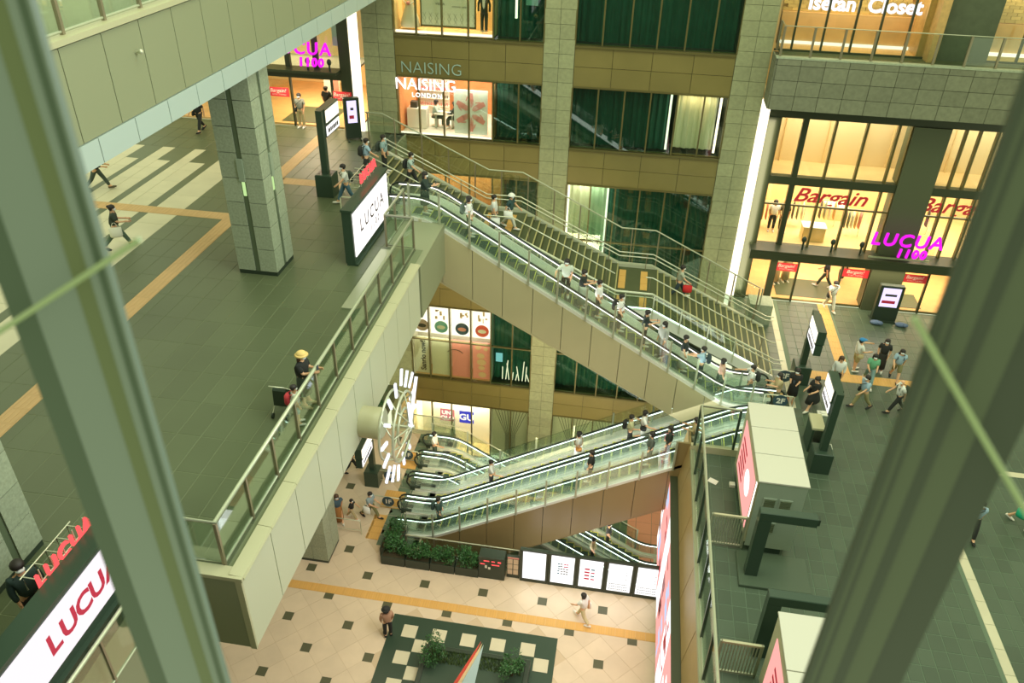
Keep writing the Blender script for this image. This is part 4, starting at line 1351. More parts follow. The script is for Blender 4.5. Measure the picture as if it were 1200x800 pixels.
raked_guard('glass guard with slim posts along the near side of the upper escalator', 27.97, -8.39, 6.0, lambda x: znose(UP, x) + .14, 1.45, 1.25, None, m_steelp)
raked_guard('glass guard with slim posts along the near side of the lower escalators', 25.3, -8.57, 3.0, lambda x: znose(LP2, x) + .14, 1.45, 1.27, None, m_steelp)
raked_guard('glass guard behind the rear lane of the lower escalators', 28.9, -6.5, 5.6, lambda x: znose(LP1, x) + .1, 1.25, 1.8, None, m_grey)
raked_guard('glass guard beyond the rear basement escalator', 32.1, -9.0, 2.5, lambda x: znose(DP1, x) + .05, 1.35, 1.8, .02, m_grey)

# ================================================================== STAIR
YS0, YS1 = 30.68, 34.8
SX = [(-11.35, L3), (-6.56, 12.7), (-4.95, 12.7), (-.1, 10.35), (1.5, 10.35), (7.25, L2)]
def zst(x):
    if x <= SX[0][0]: return SX[0][1]
    for (a, za), (b, zb_) in zip(SX, SX[1:]):
        if x <= b: return za + (zb_ - za) * (x - a) / (b - a)
    return L2
stair = empty('staircase', (0, 0, 0), 'wide stone staircase with two landings between upper escalator and facade', 'stairs')
MB().strip([(x, z - .12) for x, z in SX], YS0, YS1, .35).build('soffit', m_stair, stair)
for (xa, za), (xb_, zb_) in ((SX[0], SX[1]), (SX[2], SX[3]), (SX[4], SX[5])):
    n = round((za - zb_) / .155)
    w = (xb_ - xa) / n; h = (za - zb_) / n
    me = MB().box(0, w, YS0, YS1, -h - .05, 0, 0).box(w - .05, w + .012, YS0, YS1, -.03, .005, 1).mesh('step', [m_stair, m_nose])
    for k in range(n): put('step', me, stair, (xa + w * k, 0, za - h * k))
for (xa, za), (xb_, zb_) in ((SX[1], SX[2]), (SX[3], SX[4])):
    MB().box(xa, xb_, YS0, YS1, za - .2, za).build('landing', m_stair, stair)
for x in (-.02, 1.0, -6.45, -5.4):
    z = 10.35 if x > -1 else 12.7
    for k in range(6):
        if 32.1 < YS0 + .6 * k + .3 < 32.5: continue
        put('tactile_tile', MB().box(x, x + .32, YS0 + .1 + .62 * k, YS0 + .1 + .62 * k + .6, 0, .012).mesh('tactile_tile', m_yel), stair, (0, 0, z))
for y0_, y1_ in ((YS1, YS1 + .22), (YS0 - .12, YS0)):
    MB().strip([(x, z + .16) for x, z in SX], y0_, y1_, .5).build('stringer', m_fascia if y0_ > 33 else m_deckpl, stair)


def rail_line(label, y, hs, x0=-11.6, x1=7.6, post=None, name='handrail'):
    r = empty(name, (0, y, 0), label, 'handrail')
    xs_ = [x0] + [x for x, z in SX if x0 < x < x1] + [x1]
    for h in hs:
        MB().tube([(x, 0, zst(x) + h) for x in xs_], .028, 7).build('bar', m_steel, r)
    x = x0 + .2
    while x < x1:
        MB().tube([(x, 0, zst(x)), (x, 0, zst(x) + max(hs))], .02, 6).build('post', m_postm, r)
        x += post or 1.8
    return r


rail_line('double steel handrail on the facade side of the staircase', 34.62, (.88, .68))
rail_line('single steel handrail up the middle of the staircase, upper flights', 32.3, (.86,), x0=-11.6, x1=-.2)
rail_line('single steel handrail up the middle of the lower flight', 32.3, (.86,), x0=1.2, x1=7.4)
rail_line('double steel handrail on the escalator side of the staircase', 30.95, (.8, .6))
# glass guard at the back
g = empty('glass_guard', (0, 35.1, 0), 'tall glass guard with silver top rail between staircase and facade', 'railing')
xs_ = [-12.4, -11.6, -6.56, -4.95, -.1, 1.5, 6.6]
MB().tube([(x, 0, zst(x) + 1.9) for x in xs_] + [(6.9, 0, zst(6.6) + 1.8), (6.9, 0, L2 + .9)], .035, 8).build('top_rail', m_steelp, g)
x = -12.3
while x < 6.8:
    x2 = x + 1.27
    MB().box(x - .03, x + .03, -.03, .03, zst(x) - .3, zst(x) + 1.87).build('post', m_postm, g)
    MB().prism([(x + .05, zst(x) + .2), (min(x2, 6.8) - .05, zst(x2) + .2), (min(x2, 6.8) - .05, zst(x2) + 1.8), (x + .05, zst(x) + 1.8)], -.006, .006).build('glass_panel', m_glass, g)
    x = x2
MB().box(-12.4, -11.4, -.1, 2.9, 14.2, 15.0).build('end_block', m_grey, g)
# guard on the escalator side
g = empty('glass_guard', (0, 30.55, 0), 'glass guard with thick silver top rail between staircase and upper escalator', 'railing')
xs_ = [-11.0, -6.56, -4.95, -.1, 1.5, 6.3]
MB().tube([(x, 0, zst(x) + .98) for x in xs_], .04, 8).build('top_rail', m_steelp, g)
MB().tube([(x, .04, zst(x) + .24) for x in xs_], .025, 5).build('light_strip', m_led, g)
x = -10.9
while x < 6.2:
    MB().box(x - .03, x + .03, -.03, .03, zst(x) - .2, zst(x) + .95).build('post', m_steel, g)
    x += 1.25
x = -10.9
while x < 5.1:
    MB().prism([(x + .05, zst(x) + .15), (x + 1.2, zst(x + 1.2) + .15), (x + 1.2, zst(x + 1.2) + .9), (x + .05, zst(x) + .9)], -.006, .006).build('glass_panel', m_glass, g)
    x += 1.25
# wall block and stone base at the stair foot
MB().box(6.5, 7.6, 35.3, 36.3, L2, 8.7).build('bench_block', m_stonec, None, label='pale stone block at the foot of the staircase by the light column', cat='block')

# void guards on 1F
glass_rail('void_railing', 'low steel and glass railing between planters and escalators', [(-8.3, 24.42), (-3.1, 24.42)], 0, 1.15, 1.3, m_postm, m_steelp, bar=.03)
glass_rail('void_railing', 'low steel and glass railing along the far edge of the plaza by the basement windows', [(-11.5, 33.0), (-8.0, 33.0), (-8.0, 32.2)], 0, 1.1, 1.3, m_grey, m_steelp, bar=.03)

# barriers and level discs
def barrier(loc, w, label, disc=None, along='x', group=None):
    r = empty('queue_barrier', loc, label, 'barrier', group)
    pt = [(0, 0, 0), (0, 0, .82), (.06, 0, .88), (w - .06, 0, .88), (w, 0, .82), (w, 0, 0)]
    MB().tube([(a, b, c) if along == 'x' else (0, a, c) for a, b, c in pt], .025, 6).build('hoop', m_steel, r)
    MB().tube([(.02, 0, .25), (w - .02, 0, .25)] if along == 'x' else [(0, .02, .25), (0, w - .02, .25)], .018, 6).build('lower_bar', m_steel, r)
    if disc:
        t = MB()
        c = w * .55
        t.prism([(c + .3 * math.cos(q * math.pi / 12), .62 + .3 * math.sin(q * math.pi / 12)) for q in range(24)], -.05, -.02)
        d = t.build('disc', mat('disc_blue', (54, 78, 88), .5), r)
        text(disc, .36, (c, -.056, .63), m_white, d, off=.012)
    return r


BL = 'barriers at the escalator landings'
barrier((6.55, 28.15, L2), 1.2, 'steel barrier with round 2F disc nearest the kiosk box', '2F')
barrier((6.95, 30.05, L2), 1.2, 'steel barrier with round 2F disc by the foot of the stairs', '2F')
barrier((-10.6, 26.85, L1), 1.3, 'steel barrier with round 1F disc in front of the lower escalators', '1F')
barrier((-11.05, 28.6, L1), 1.3, 'steel barrier with round 1F disc beside the dark sign post base', '1F')
barrier((-10.6, 30.3, L1), 1.3, 'steel barrier with round 1F disc before the basement escalators', '1F')
barrier((-12.3, 25.1, L1), 1.6, 'plain steel barrier on the plaza beside the walking family')
barrier((-11.1, 27.75, L3), 1.5, 'steel barrier at the top of the upper escalator, near the red letters')
barrier((-11.9, 30.2, L3), 2.0, 'steel barrier at the top of the staircase')

# ================================================================== SIGN POSTS
def sign_post(loc, d, face, label, hgt, blen=1.55, up='3F'):
    """post on a box base with a thick double board running along y"""
    r = empty('sign_post', loc, label, 'sign')
    MB().bbox(-.36, .36, -.36, .36, 0, .95, .03).build('base_box', m_dgreen, r)
    MB().box(-.13, .13, -.13, .13, .95, hgt).build('post', m_dgreen, r)
    y0_, y1_ = (.13, .13 + blen) if d > 0 else (-.13 - blen, -.13)
    MB().box(-.17, .17, y0_, y1_, hgt - .62, hgt).build('upper_board', m_dgreen, r)
    MB().box(-.15, .15, y0_, y1_, hgt - 1.15, hgt - .66).build('lower_board', m_dgreen, r)
    x = .17 if face > 0 else -.17
    MB().box(min(x, x + .02 * face), max(x, x + .02 * face), y0_ + .06, y1_ - .06, hgt - .56, hgt - .08).build('upper_screen', emit('sign_screen', (255, 244, 216), 1.3), r)
    lo = MB().box(min(x, x + .02 * face) - .02 * face, max(x, x + .02 * face) - .02 * face, y0_ + .06, y1_ - .06, hgt - 1.1, hgt - .72).build('lower_screen', m_scrw, r)
    t = MB()
    rr = random.Random(int(loc[0] * 10))
    yy = y0_ + .2
    while yy < y1_ - .25:
        w = rr.uniform(.06, .18)
        xx = x + .0 * face
        t.box(min(xx, xx + .012 * face), max(xx, xx + .012 * face), yy, yy + w, hgt - 1.0, hgt - .84)
        yy += w + .06
    t.build('text_marks', m_ink, r, kind='stuff')
    return r


sign_post((-12.45, 29.85, L3), 1, 1, 'dark green sign post with white boards on the upper deck by the stair', 3.55)
sign_post((8.4, 30.7, L2), -1, -1, 'dark sign post with lit board at the second level, farther from the kiosk box', 3.6)
sign_post((8.35, 24.85, L2), 1, -1, 'dark sign post with lit board at the second level, nearest the kiosk box', 3.6, 1.3)
sign_post((-11.2, 28.6, L1), -1, 1, 'dark sign post with lit boards on the plaza beside the ring light', 3.6)


def kiosk(loc, w, h, label, wheels=False, tilt=0):
    r = empty('screen_kiosk', loc, label, 'kiosk', None, tilt)
    MB().bbox(-w / 2, w / 2, -.15, .15, .08 if wheels else 0, h, .02).build('cabinet', m_black, r)
    MB().box(-w / 2 + .15, w / 2 - .15, -.17, -.15, h * .42, h - .12).build('screen', emit('lilac_screen', (206, 196, 240), 1.1), r)
    MB().box(-w / 2 + .22, w / 2 - .3, -.18, -.17, h * .52, h * .6).build('printed_title', m_inkr, r)
    MB().box(-w / 2 + .3, w / 2 - .3, -.18, -.17, h * .72, h * .78).build('printed_logo', m_ink, r)
    if wheels:
        for a in (-1, 1):
            MB().tube([(a * w * .4, -.45, .06), (a * w * .4, .45, .06)], .03, 6).ell((a * w * .4, -.45, .05), (.05, .05, .05)).ell((a * w * .4, .45, .05), (.05, .05, .05)).build('castor_foot', m_black, r)
    else:
        MB().box(-w / 2 - .05, w / 2 + .05, -.3, .3, 0, .06).build('base', m_black, r)
    return r


kiosk((-13.65, 36.7, L3), .75, 2.05, 'black wheeled screen stand beside the light column of the upper entrance', True, .5)
kiosk((13.35, 37.0, L2), 1.15, 2.0, 'black screen kiosk with lilac display in front of the dark pier')
for k, (x, c) in enumerate(((12.9, 0), (14.1, 1))):
    r = empty('sandbag', (x, 36.5, L2), ('blue cloth sandbag at the left foot of the screen kiosk', 'blue cloth sandbag at the right foot of the screen kiosk')[k], 'sandbag')
    MB().ell((0, 0, .1), (.28, .18, .11)).build('bag', mat('blue_cloth', (92, 110, 140), .8), r)
    MB().ell((.18, -.1, .13), (.16, .12, .1)).build('knot', MATS['blue_cloth'], r)

# ================================================================== SCREENS
def slab_screen(loc, L_, z0, h, label, words, colr, tsize, off):
    r = empty('display_screen', loc, label, 'screen')
    MB().box(-.34, 0, 0, L_, z0 - .22, z0 + h + .12).build('housing', m_dgreen, r)
    MB().box(-.36, .06, -.04, L_ + .04, z0 + h + .12, z0 + h + .2).build('cap', m_dgreen, r)
    MB().box(-.3, .1, .0, L_, 0, max(.05, z0 - .22)).build('plinth', m_dgreen, r)
    s_ = MB().box(0, .03, .12, L_ - .06, z0, z0 + h).build('screen_face', m_scr2 if L_ > 5 else m_scr, r)
    for (w, sz, yy, zz, sp) in words:
        for q, ch in enumerate(w):
            text(ch, sz, (.04, yy + (q - (len(w) - 1) / 2) * sz * .62 * sp, zz), colr, s_, '+x', off=off, name='letter')
    return r


slab_screen((-9.25, 23.9, L3), 4.1, .3, 1.62, 'large white screen with thin letters LUCUA on the upper deck beside the escalator', [('LUCUA', .95, 2.1, 1.3, 1.4), ('1100', .45, 2.3, .72, 1.2)], m_ink, None or 'dk' and mat('thin_ink', (120, 110, 100), .6), -.01) if False else None
r = slab_screen((-9.25, 23.9, L3), 4.1, .3, 1.62, 'large white screen with thin letters LUCUA on the upper deck beside the escalator', [('LUCUA', .7, 2.05, 1.2, 1.35), ('1100', .36, 2.3, .68, 1.3)], mat('thin_ink', (92, 76, 76), .6), .55, .008)
r = slab_screen((-9.0, 3.2, L3), 6.9, .7, 1.08, 'long pinkish white screen with red letters LUCUA at the near end of the deck', [('LUCUA', .62, 4.97, 1.24, 1.09)], m_inkr, .55, .02)


def roof_letters(loc, size, sub, label):
    r = empty('letter_sign', loc, label, 'sign')
    text('LUCUA', size, (0, 0, size * .5), m_ledr, r, '+x', ext=.03, off=.004, sp=1.1)
    if sub: text(sub, size * .36, (0, size * .25, -.02), m_ledr, r, '+x', ext=.01, off=.004)
    t = MB()
    for k in range(5):
        y = -size * 1.35 + k * size * .68
        t.tube([(-.05, y, -.2), (-.05, y, size * .9)], .015, 5).tube([(-.05, y, size * .3), (-.45, y, size * .3), (-.45, y, -.2)], .015, 5)
    t.tube([(-.05, -size * 1.5, size * .3), (-.05, size * 1.6, size * .3)], .015, 5).tube([(-.45, -size * 1.5, size * .3), (-.45, size * 1.6, size * .3)], .015, 5)
    t.build('support_frame', m_steel, r)
    return r


roof_letters((-9.5, 26.7, L3 + 2.2), .52, '', 'glowing red letters LUCUA on top of the screen by the escalator')
roof_letters((-9.4, 8.65, L3 + 1.8), .46, 'OSAKA', 'glowing red letters LUCUA OSAKA above the near screen, beside the masked man')

# long LED wall seen edge-on, its back and the covers behind it
ls = empty('led_wall', (3.0, 2, 0), 'long tall advertising screen seen edge-on beside the plaza', 'screen')
MB().box(.02, .24, 0, 24.6, .9, 5.75).build('cabinet', m_dgreen, ls)
rr = random.Random(11)
cols_ = [m_scrp, m_scrp, m_scr, m_inkr, emit('screen_blue', (176, 196, 226), .9), mat('screen_maroon', (150, 50, 60), .5)]
k = 0
y = 3.0
while y < 24.5:
    w = min(rr.uniform(.9, 1.7), 24.55 - y)
    MB().box(-.02, .02, y + .0, y + w - .03, 1.0, 5.68).build('picture_panel', m_scrp if k % 3 else m_scr, ls)
    t = MB()
    for q in range(7):
        zz = rr.uniform(1.1, 5.0); yy = y + rr.uniform(0, w * .5)
        t.box(-.03, -.021, yy, min(yy + rr.uniform(.2, .8), y + w - .05), zz, zz + rr.uniform(.1, .6))
    t.build('picture_mark', cols_[2 + k % 4], ls, kind='stuff')
    y += w; k += 1
MB().box(-.05, .26, 0, 24.62, 5.75, 5.82).build('cap', m_dframe, ls)
cv = struct('wall_edge', MB().box(3.26, 3.5, 2, 26.6, 4.6, 5.6), m_beige)
y = 26.6
while y > 4:
    MB().prism([(3.25, 5.68), (3.5, 7.5), (3.58, 7.5), (3.33, 5.6)][::-1], y - 2.5, y - .015).build('cover_panel', mat('cover_panel', (150, 128, 82), .4, nvar=.05), cv)
    y -= 2.52
MB().box(3.22, 3.32, 4, 26.6, 5.66, 5.74).build('edge_trim', m_cream, cv)

# map and timetable boards on 1F
for k in range(5):
    x0 = -2.95 + 1.24 * k
    r = empty('information_board', (x0, 23.75, 0), ('backlit map board beside the poster stand', 'backlit floor map board with red and blue blocks', 'backlit directory board with two pink columns', 'backlit timetable board with grey text rows', 'backlit board half hidden by the edge-on screen')[k], 'board', 'backlit information boards')
    MB().box(.0, 1.22, 0, .28, 0, .2).box(-.02, .1, 0, .2, .2, 1.95).box(1.14, 1.24, 0, .2, .2, 1.95).box(.1, 1.14, .04, .2, 1.85, 1.95).build('frame', m_black, r)
    f = MB().box(.12, 1.12, -.01, .05, .22, 1.84).build('lit_face', m_scrw, r)
    rr = random.Random(20 + k)
    t = MB(); t2 = MB(); t3 = MB()
    if k == 0:
        for q in range(16):
            x = rr.uniform(.3, .95); z = rr.uniform(.7, 1.5); t.box(x, x + rr.uniform(.02, .12), -.014, -.011, z, z + .012)
    elif k == 1:
        for q in range(5):
            for w in range(4):
                x = .4 + .12 * w + rr.uniform(0, .04); z = .8 + .15 * q
                (t2 if (q > 2 and w > 1) else t3 if w == 0 else t).box(x, x + .09, -.014, -.011, z, z + .07)
    elif k == 2:
        for q in range(4):
            t2.box(.34, .56, -.014, -.011, .7 + .2 * q, .8 + .2 * q); (t3 if q % 2 else t2).box(.62, .78, -.014, -.011, .7 + .2 * q, .78 + .2 * q)
    else:
        for q in range(3):
            for w in range(9): t.box(.2 + .09 * w, .26 + .09 * w, -.014, -.011, .32 + .16 * q, .38 + .16 * q)
        for q in range(5): t.box(.85, .95, -.014, -.011, 1.0 + .14 * q, 1.03 + .14 * q)
    for a, b in ((t, mat('grey_ink', (120, 128, 128), .6)), (t2, m_inkr), (t3, mat('teal_ink', (70, 130, 150), .6))):
        if a.v: a.build('printed_marks', b, f)
lamp('board_glow', (-.5, 23.4, 1.1), 5, 12, (.95, 1, 1), rot=(math.radians(-90), 0, 0), sy=1.2)
r = empty('ticket_machine', (-4.2, 23.85, 0), 'black information machine with small red display marks beside the planters', 'machine')
MB().bbox(-.58, .58, -.25, .3, 0, 1.35, .03).build('cabinet', m_black, r)
t = MB()
for (a, b, c, d) in ((-.35, -.1, 1.1, 1.15), (.0, .15, 1.1, 1.15), (.28, .42, 1.08, 1.16), (-.5, -.3, .9, .95), (0, .35, .9, .95)): t.box(a, b, -.262, -.25, c, d)
t.build('display_marks', m_ledr, r)
MB().box(-.3, -.2, -.262, -.25, .68, .85).box(-.15, -.05, -.262, -.25, .62, .75).build('notice', m_white, r)
r = empty('leaflet_stand', (-3.27, 23.85, 0), 'narrow stand with rows of pale leaflets between machine and map board', 'stand')
MB().box(-.28, .28, 0, .15, 0, 1.3).build('frame', m_black, r)
for q in range(3):
    for w in range(2): MB().box(-.25 + .26 * w, -.03 + .26 * w, -.03, 0, .25 + .33 * q, .52 + .33 * q).build('leaflet', mat('leaflet', (214, 190, 160), .6), r)
MB().box(-.25, .25, -.02, .0, 1.22, 1.3).build('header', m_pink, r)

# ================================================================== KIOSK BOXES ON 2F
def kiosk_box(x0, x1, y0, y1, label, vents, post):
    z0, z1 = 7.9, 10.8
    r = empty('kiosk_box', (x0, y0, L2), label, 'kiosk')
    w, d = x1 - x0, y1 - y0
    MB().box(.06, w - .06, .06, d - .06, .3, z1 - L2 - .03).build('body', m_grey, r)
    MB().box(.2, w - .3, .1, d - .1, 0, .3).build('base', m_dgreen, r)
    n = 3
    for k in range(n):
        MB().bbox(-.03, w + .03, d * k / n + .012, d * (k + 1) / n - .012, z1 - L2 - .03, z1 - L2 + .03, .01).build('roof_sheet', m_roofw, r)
    # light box on the plaza side
    MB().box(-.02, .06, .1, d - .1, .4, z1 - L2 - .1).build('side_frame', m_cream, r)
    f = MB().box(-.04, -.02, .45, d - .55, .7, 2.8).build('lit_poster', m_scrp, r)
    t = MB()
    t.prism([(d * .35 + .5 * math.cos(q * math.pi / 10), 1.8 + .45 * math.sin(q * math.pi / 10)) for q in range(20)], -.05, -.041, 'x')
    t.build('poster_blob', m_scr, f)
    t = MB()
    for q in range(5): t.box(-.05, -.041, d * .55, d * .8, 1.0 + .3 * q, 1.12 + .3 * q)
    t.build('poster_lines', m_inkr, f)
    MB().box(-.03, .0, .2, .3, .5, 2.95).build('edge_light', m_ledw, r)
    for (a, b, c) in vents:
        MB().box(a, a + .42, -.0, .06, c, c + .45).build('vent_frame', m_grey, r)
        t = MB()
        for q in range(6): t.box(a + .04, a + .38, -.02, .0, c + .04 + .065 * q, c + .075 + .065 * q)
        t.build('vent_louvre', m_deck, r)
    MB().box(.02, w - .02, .03, .06, .3, z1 - L2 - .05).build('front_sheet', m_grey, r)
    return r


kiosk_box(5.13, 6.67, 19.95, 24.2, 'white-roofed kiosk box with pink lit poster and small vents, near the escalator head', [(.25, 0, 2.1), (.75, 0, 2.1), (.42, 0, 1.05)], None)
kiosk_box(5.16, 6.8, 9.5, 14.9, 'white-roofed kiosk box with pink poster, partly behind the right window post', [(.25, 0, 2.1)], None)
for (x, y, w, h, lb) in ((5.3, 18.98, 1.55, 2.95, 'dark gate frame with one leg in front of the vented kiosk box'), (5.3, 15.95, 1.9, 2.7, 'dark gate frame with one leg beyond the second kiosk box')):
    r = empty('gate_frame', (x, y, L2), lb, 'frame')
    MB().box(-.2, .2, -.15, .15, 0, h - .35).build('leg', m_dgreen, r)
    MB().bbox(-.2, w, -.15, .15, h - .34, h, .02).build('arm', m_dgreen, r)
    MB().box(w, w + .08, -.1, .1, h - .3, h - .05).build('arm_end', m_black, r)
pl = struct('floor', MB().bbox(4.9, 7.2, 18.4, 19.9, L2, L2 + .12, .02), m_conc)
pl['label'] = 'raised floor plate around the gate frame leg'
for (y, h, lb) in ((20.12, 1.45, 'steel bar fence beside the vented kiosk box'), (15.1, 1.45, 'steel bar fence beside the second kiosk box')):
    r = empty('bar_fence', (3.95, y, L2), lb, 'fence')
    MB().box(0, 1.15, -.04, .04, h - .08, h).build('top_bar', m_cream, r)
    MB().box(0, 1.15, -.03, .03, .08, .14).build('bottom_bar', m_steelp, r)
    me = MB().box(-.014, .014, -.02, .02, .12, h - .06).mesh('bar', m_steelp)
    for k in range(13): put('bar', me, r, (.04 + .089 * k, 0, 0))
    MB().box(-.03, .03, -.03, .03, 0, h).build('post', m_steelp, r)
    MB().box(1.12, 1.18, -.03, .03, 0, h).build('post', m_steelp, r)
# ash stand / barrier between the two groups
r = empty('slim_gate', (8.15, 25.75, L2), 'slim glass and steel gate unit behind the kiosk box', 'gate')
MB().bbox(-.1, .4, .0, 1.0, 1.1, 1.2, .02).build('top_plate', m_cream, r)
MB().box(-.08, .0, .0, .95, 0, 1.1).box(.3, .38, .0, .95, 0, 1.1).build('side_plate', m_dgreen, r)
for k, (x, y) in enumerate(((8.9, 26.2), (9.1, 28.4))):
    MB().bbox(-.22, .22, -.16, .16, 0, .06, .02).ell((0, 0, .08), (.15, .1, .06)).build('paper_bundle', m_white, None, loc=(x, y, L2), label=('white paper bundle on the floor beside the slim gate', 'white paper bundle on the floor below the lit sign post')[k], cat='bundle')

# notices on the dark floor by the cross rail
MB().box(0, .35, 0, .25, 0, .01).build('floor_notice', m_white, None, loc=(4.1, 23.3, L2), rz=-.5, label='small white notice on the floor just inside the tall glass guard', cat='notice')
MB().box(0, .2, 0, .2, 0, .12).build('floor_box', m_white, None, loc=(4.9, 23.1, L2), label='small white box on the floor beside the white notice', cat='box')

# ================================================================== RING LIGHT ON THE FASCIA
cy, cz = 17.6, 13.3
r = empty('ring_light', (-7.07, cy, cz), 'round light sculpture of glowing bars mounted on the deck fascia', 'lamp')
t = MB().tube([(0, 0, 0), (.62, 0, 0)], .48, 28)
t.build('drum', m_cream, r)
MB().tube([(.62, 0, 0), (.66, 0, 0)], .42, 28).build('drum_face', m_fascia, r)
MB().tube([(.6, 0, 0), (1.6, 0, 0)], .04, 8).build('axle', m_steel, r)
for rad, xx in ((1.05, .85), (1.05, 1.25), (.55, 1.25)):
    MB().tube([(xx, rad * math.cos(a), rad * math.sin(a)) for a in [2 * math.pi * q / 32 for q in range(32)]], .04, 6, closed=True).build('hoop', m_steel, r)
for q in range(8):
    a = 2 * math.pi * q / 8
    MB().tube([(.85, 1.05 * math.cos(a), 1.05 * math.sin(a)), (1.25, 1.05 * math.cos(a + .5), 1.05 * math.sin(a + .5)), (1.5, .1 * math.cos(a), .1 * math.sin(a))], .025, 6).build('stay', m_steel, r)
for q in range(16):
    a = 2 * math.pi * q / 16 + .1
    r0 = 1.15 + .12 * (q % 2); r1 = r0 + .5
    c, s_ = math.cos(a), math.sin(a)
    b = MB()
    w = .05
    for x0, x1 in ((1.12, 1.18),):
        vs = []
        for x in (x0, x1):
            for rr_, sg in ((r0, -1), (r0, 1), (r1, 1), (r1, -1)):
                vs.append((x, rr_ * c - sg * w * s_, rr_ * s_ + sg * w * c))
        b.add(vs, [(0, 1, 2, 3), (7, 6, 5, 4), (0, 4, 5, 1), (1, 5, 6, 2), (2, 6, 7, 3), (3, 7, 4, 0)])
    b.build('light_bar', emit('bar_light', (236, 240, 255), 1.1), r)
for L_, a, x in ((1.5, .9, 1.45), (1.0, 1.7, 1.5)):
    c, s_ = math.cos(a), math.sin(a)
    MB().tube([(x, 0, 0), (x, L_ * c, L_ * s_)], .05, 4).build('hand', MATS['bar_light'], r)

# fin sculpture above the bed
f = empty('fin_sculpture', (-4.0, 17.6, .38), 'pointed pink and white fin standing in the planting bed', 'sculpture')
def fin(y0, k, mt, x):
    A = Vector((.42, .45, 2.75)); B = Vector((-1.3 + x * 2, -1.6, .1)); C = Vector((-.75 * k + x * 4, -1.5, 0)); o_ = Vector((.0, .06, 0))
    vs = [A, B, C, A + o_, B + o_, C + o_]
    MB().add([v + Vector((x, -x, 0)) for v in vs], [(0, 1, 2), (5, 4, 3), (0, 3, 4, 1), (1, 4, 5, 2), (2, 5, 3, 0)]).build('fin_layer', mt, f)
fin(0, 1.0, mat('fin_red', (226, 92, 76), .5), 0)
fin(0, .8, mat('fin_cream', (240, 206, 160), .5), .06)
fin(0, .6, mat('fin_blue', (180, 206, 206), .5), .12)

# greenery and timber rail at the far left of the plaza
r = empty('green_hedge', (-12.6, 33.6, 0), 'dark green hedge on the plaza behind the ring light', 'hedge')
MB().bbox(-.5, .5, -1.4, 2.6, 0, .5, .02).build('trough', m_stair, r)
g_ = leaf_cloud(1500, .7, 2.0, .4, 2.4, .12, 99)
g_.build('foliage', m_leaf, r)

# ================================================================== PEOPLE
def frame_person(pose):
    """joint positions for a 1.70 m figure facing +y"""
    P = dict(a=(.0, .0), b=(.25, .25), h=(0, 0), k=(0, 0), sp=(.07, .07), lean=0.0, head=0.0)
    P.update(pose)
    J = {}
    J['pel'] = Vector((0, 0, .93)); L = P['lean']
    J['spi'] = Vector((0, L * .15, 1.08)); J['che'] = Vector((0, L * .35, 1.28)); J['nec'] = Vector((0, L * .5, 1.44))
    J['jaw'] = Vector((0, L * .6 + .02, 1.52)); J['hed'] = Vector((0, L * .65 + .012 + P['head'] * .3, 1.59)); J['top'] = Vector((0, L * .7 + P['head'] * .2, 1.655))
    for i, s in ((0, -1), (1, 1)):
        S_ = Vector((.175 * s, L * .42, 1.39)); a = P['a'][i]; b = P['b'][i]; sp = P['sp'][i]
        E_ = S_ + Vector((sp * s * .6, math.sin(a) * .27, -math.cos(a) * .27))
        W_ = E_ + Vector((-.03 * s + sp * s * .1, math.sin(a + b) * .24, -math.cos(a + b) * .24))
        d = (W_ - E_).normalized()
        J['sh%d' % i], J['el%d' % i], J['wr%d' % i] = S_, E_, W_
        J['pa%d' % i] = W_ + d * .07
        for q in range(4):
            o_ = Vector((0, .012, .0)) + Vector((-.018 * s * 0 + (.027 - .018 * q) * s * .0, (.027 - .018 * q) * math.cos(a + b), (.027 - .018 * q) * math.sin(a + b)))
            ln = (.07, .08, .075, .06)[q]
            J['fa%d%d' % (i, q)] = J['pa%d' % i] + o_ + d * .03
            J['fb%d%d' % (i, q)] = J['fa%d%d' % (i, q)] + (d + Vector((-.25 * s, 0, 0))).normalized() * ln
        J['th%d' % i] = W_ + d * .05 + Vector((-.015 * s, .05 * math.cos(a + b), .05 * math.sin(a + b)))
        H_ = Vector((.09 * s, 0, .89)); h = P['h'][i]; k = P['k'][i]
        K_ = H_ + Vector((.01 * s, math.sin(h) * .41, -math.cos(h) * .41))
        A_ = K_ + Vector((0, math.sin(h - k) * .40, -math.cos(h - k) * .40))
        t = Vector((0, math.cos((h - k) * .6), math.sin((h - k) * .6)))
        J['hi%d' % i], J['kn%d' % i], J['an%d' % i] = H_, K_, A_
        J['he%d' % i] = A_ - t * .04 + Vector((0, 0, -.045)); J['to%d' % i] = A_ + t * .17 + Vector((.02 * s, 0, -.05))
    mz = min(J['he0'].z, J['he1'].z, J['to0'].z, J['to1'].z) - .03
    for k_ in J: J[k_] = J[k_] - Vector((0, 0, mz))
    return J


R_BODY = dict(pel=.13, spi=.115, che=.135, nec=.052, jaw=.062, hed=.088, top=.066, sh=.06, el=.042, wr=.028, pa=.034, fa=.011, fb=.008, th=.012, hi=.088, kn=.058, an=.04, he=.038, to=.03)
EDGES = [('pel', 'spi'), ('spi', 'che'), ('che', 'nec'), ('nec', 'jaw'), ('jaw', 'hed'), ('hed', 'top')]
for i in '01':
    EDGES += [('che', 'sh' + i), ('sh' + i, 'el' + i), ('el' + i, 'wr' + i), ('wr' + i, 'pa' + i), ('wr' + i, 'th' + i), ('pel', 'hi' + i), ('hi' + i, 'kn' + i), ('kn' + i, 'an' + i), ('an' + i, 'to' + i)]
    for q in '0123': EDGES += [('pa' + i, 'fa' + i + q), ('fa' + i + q, 'fb' + i + q)]

SKIN_JOBS = []


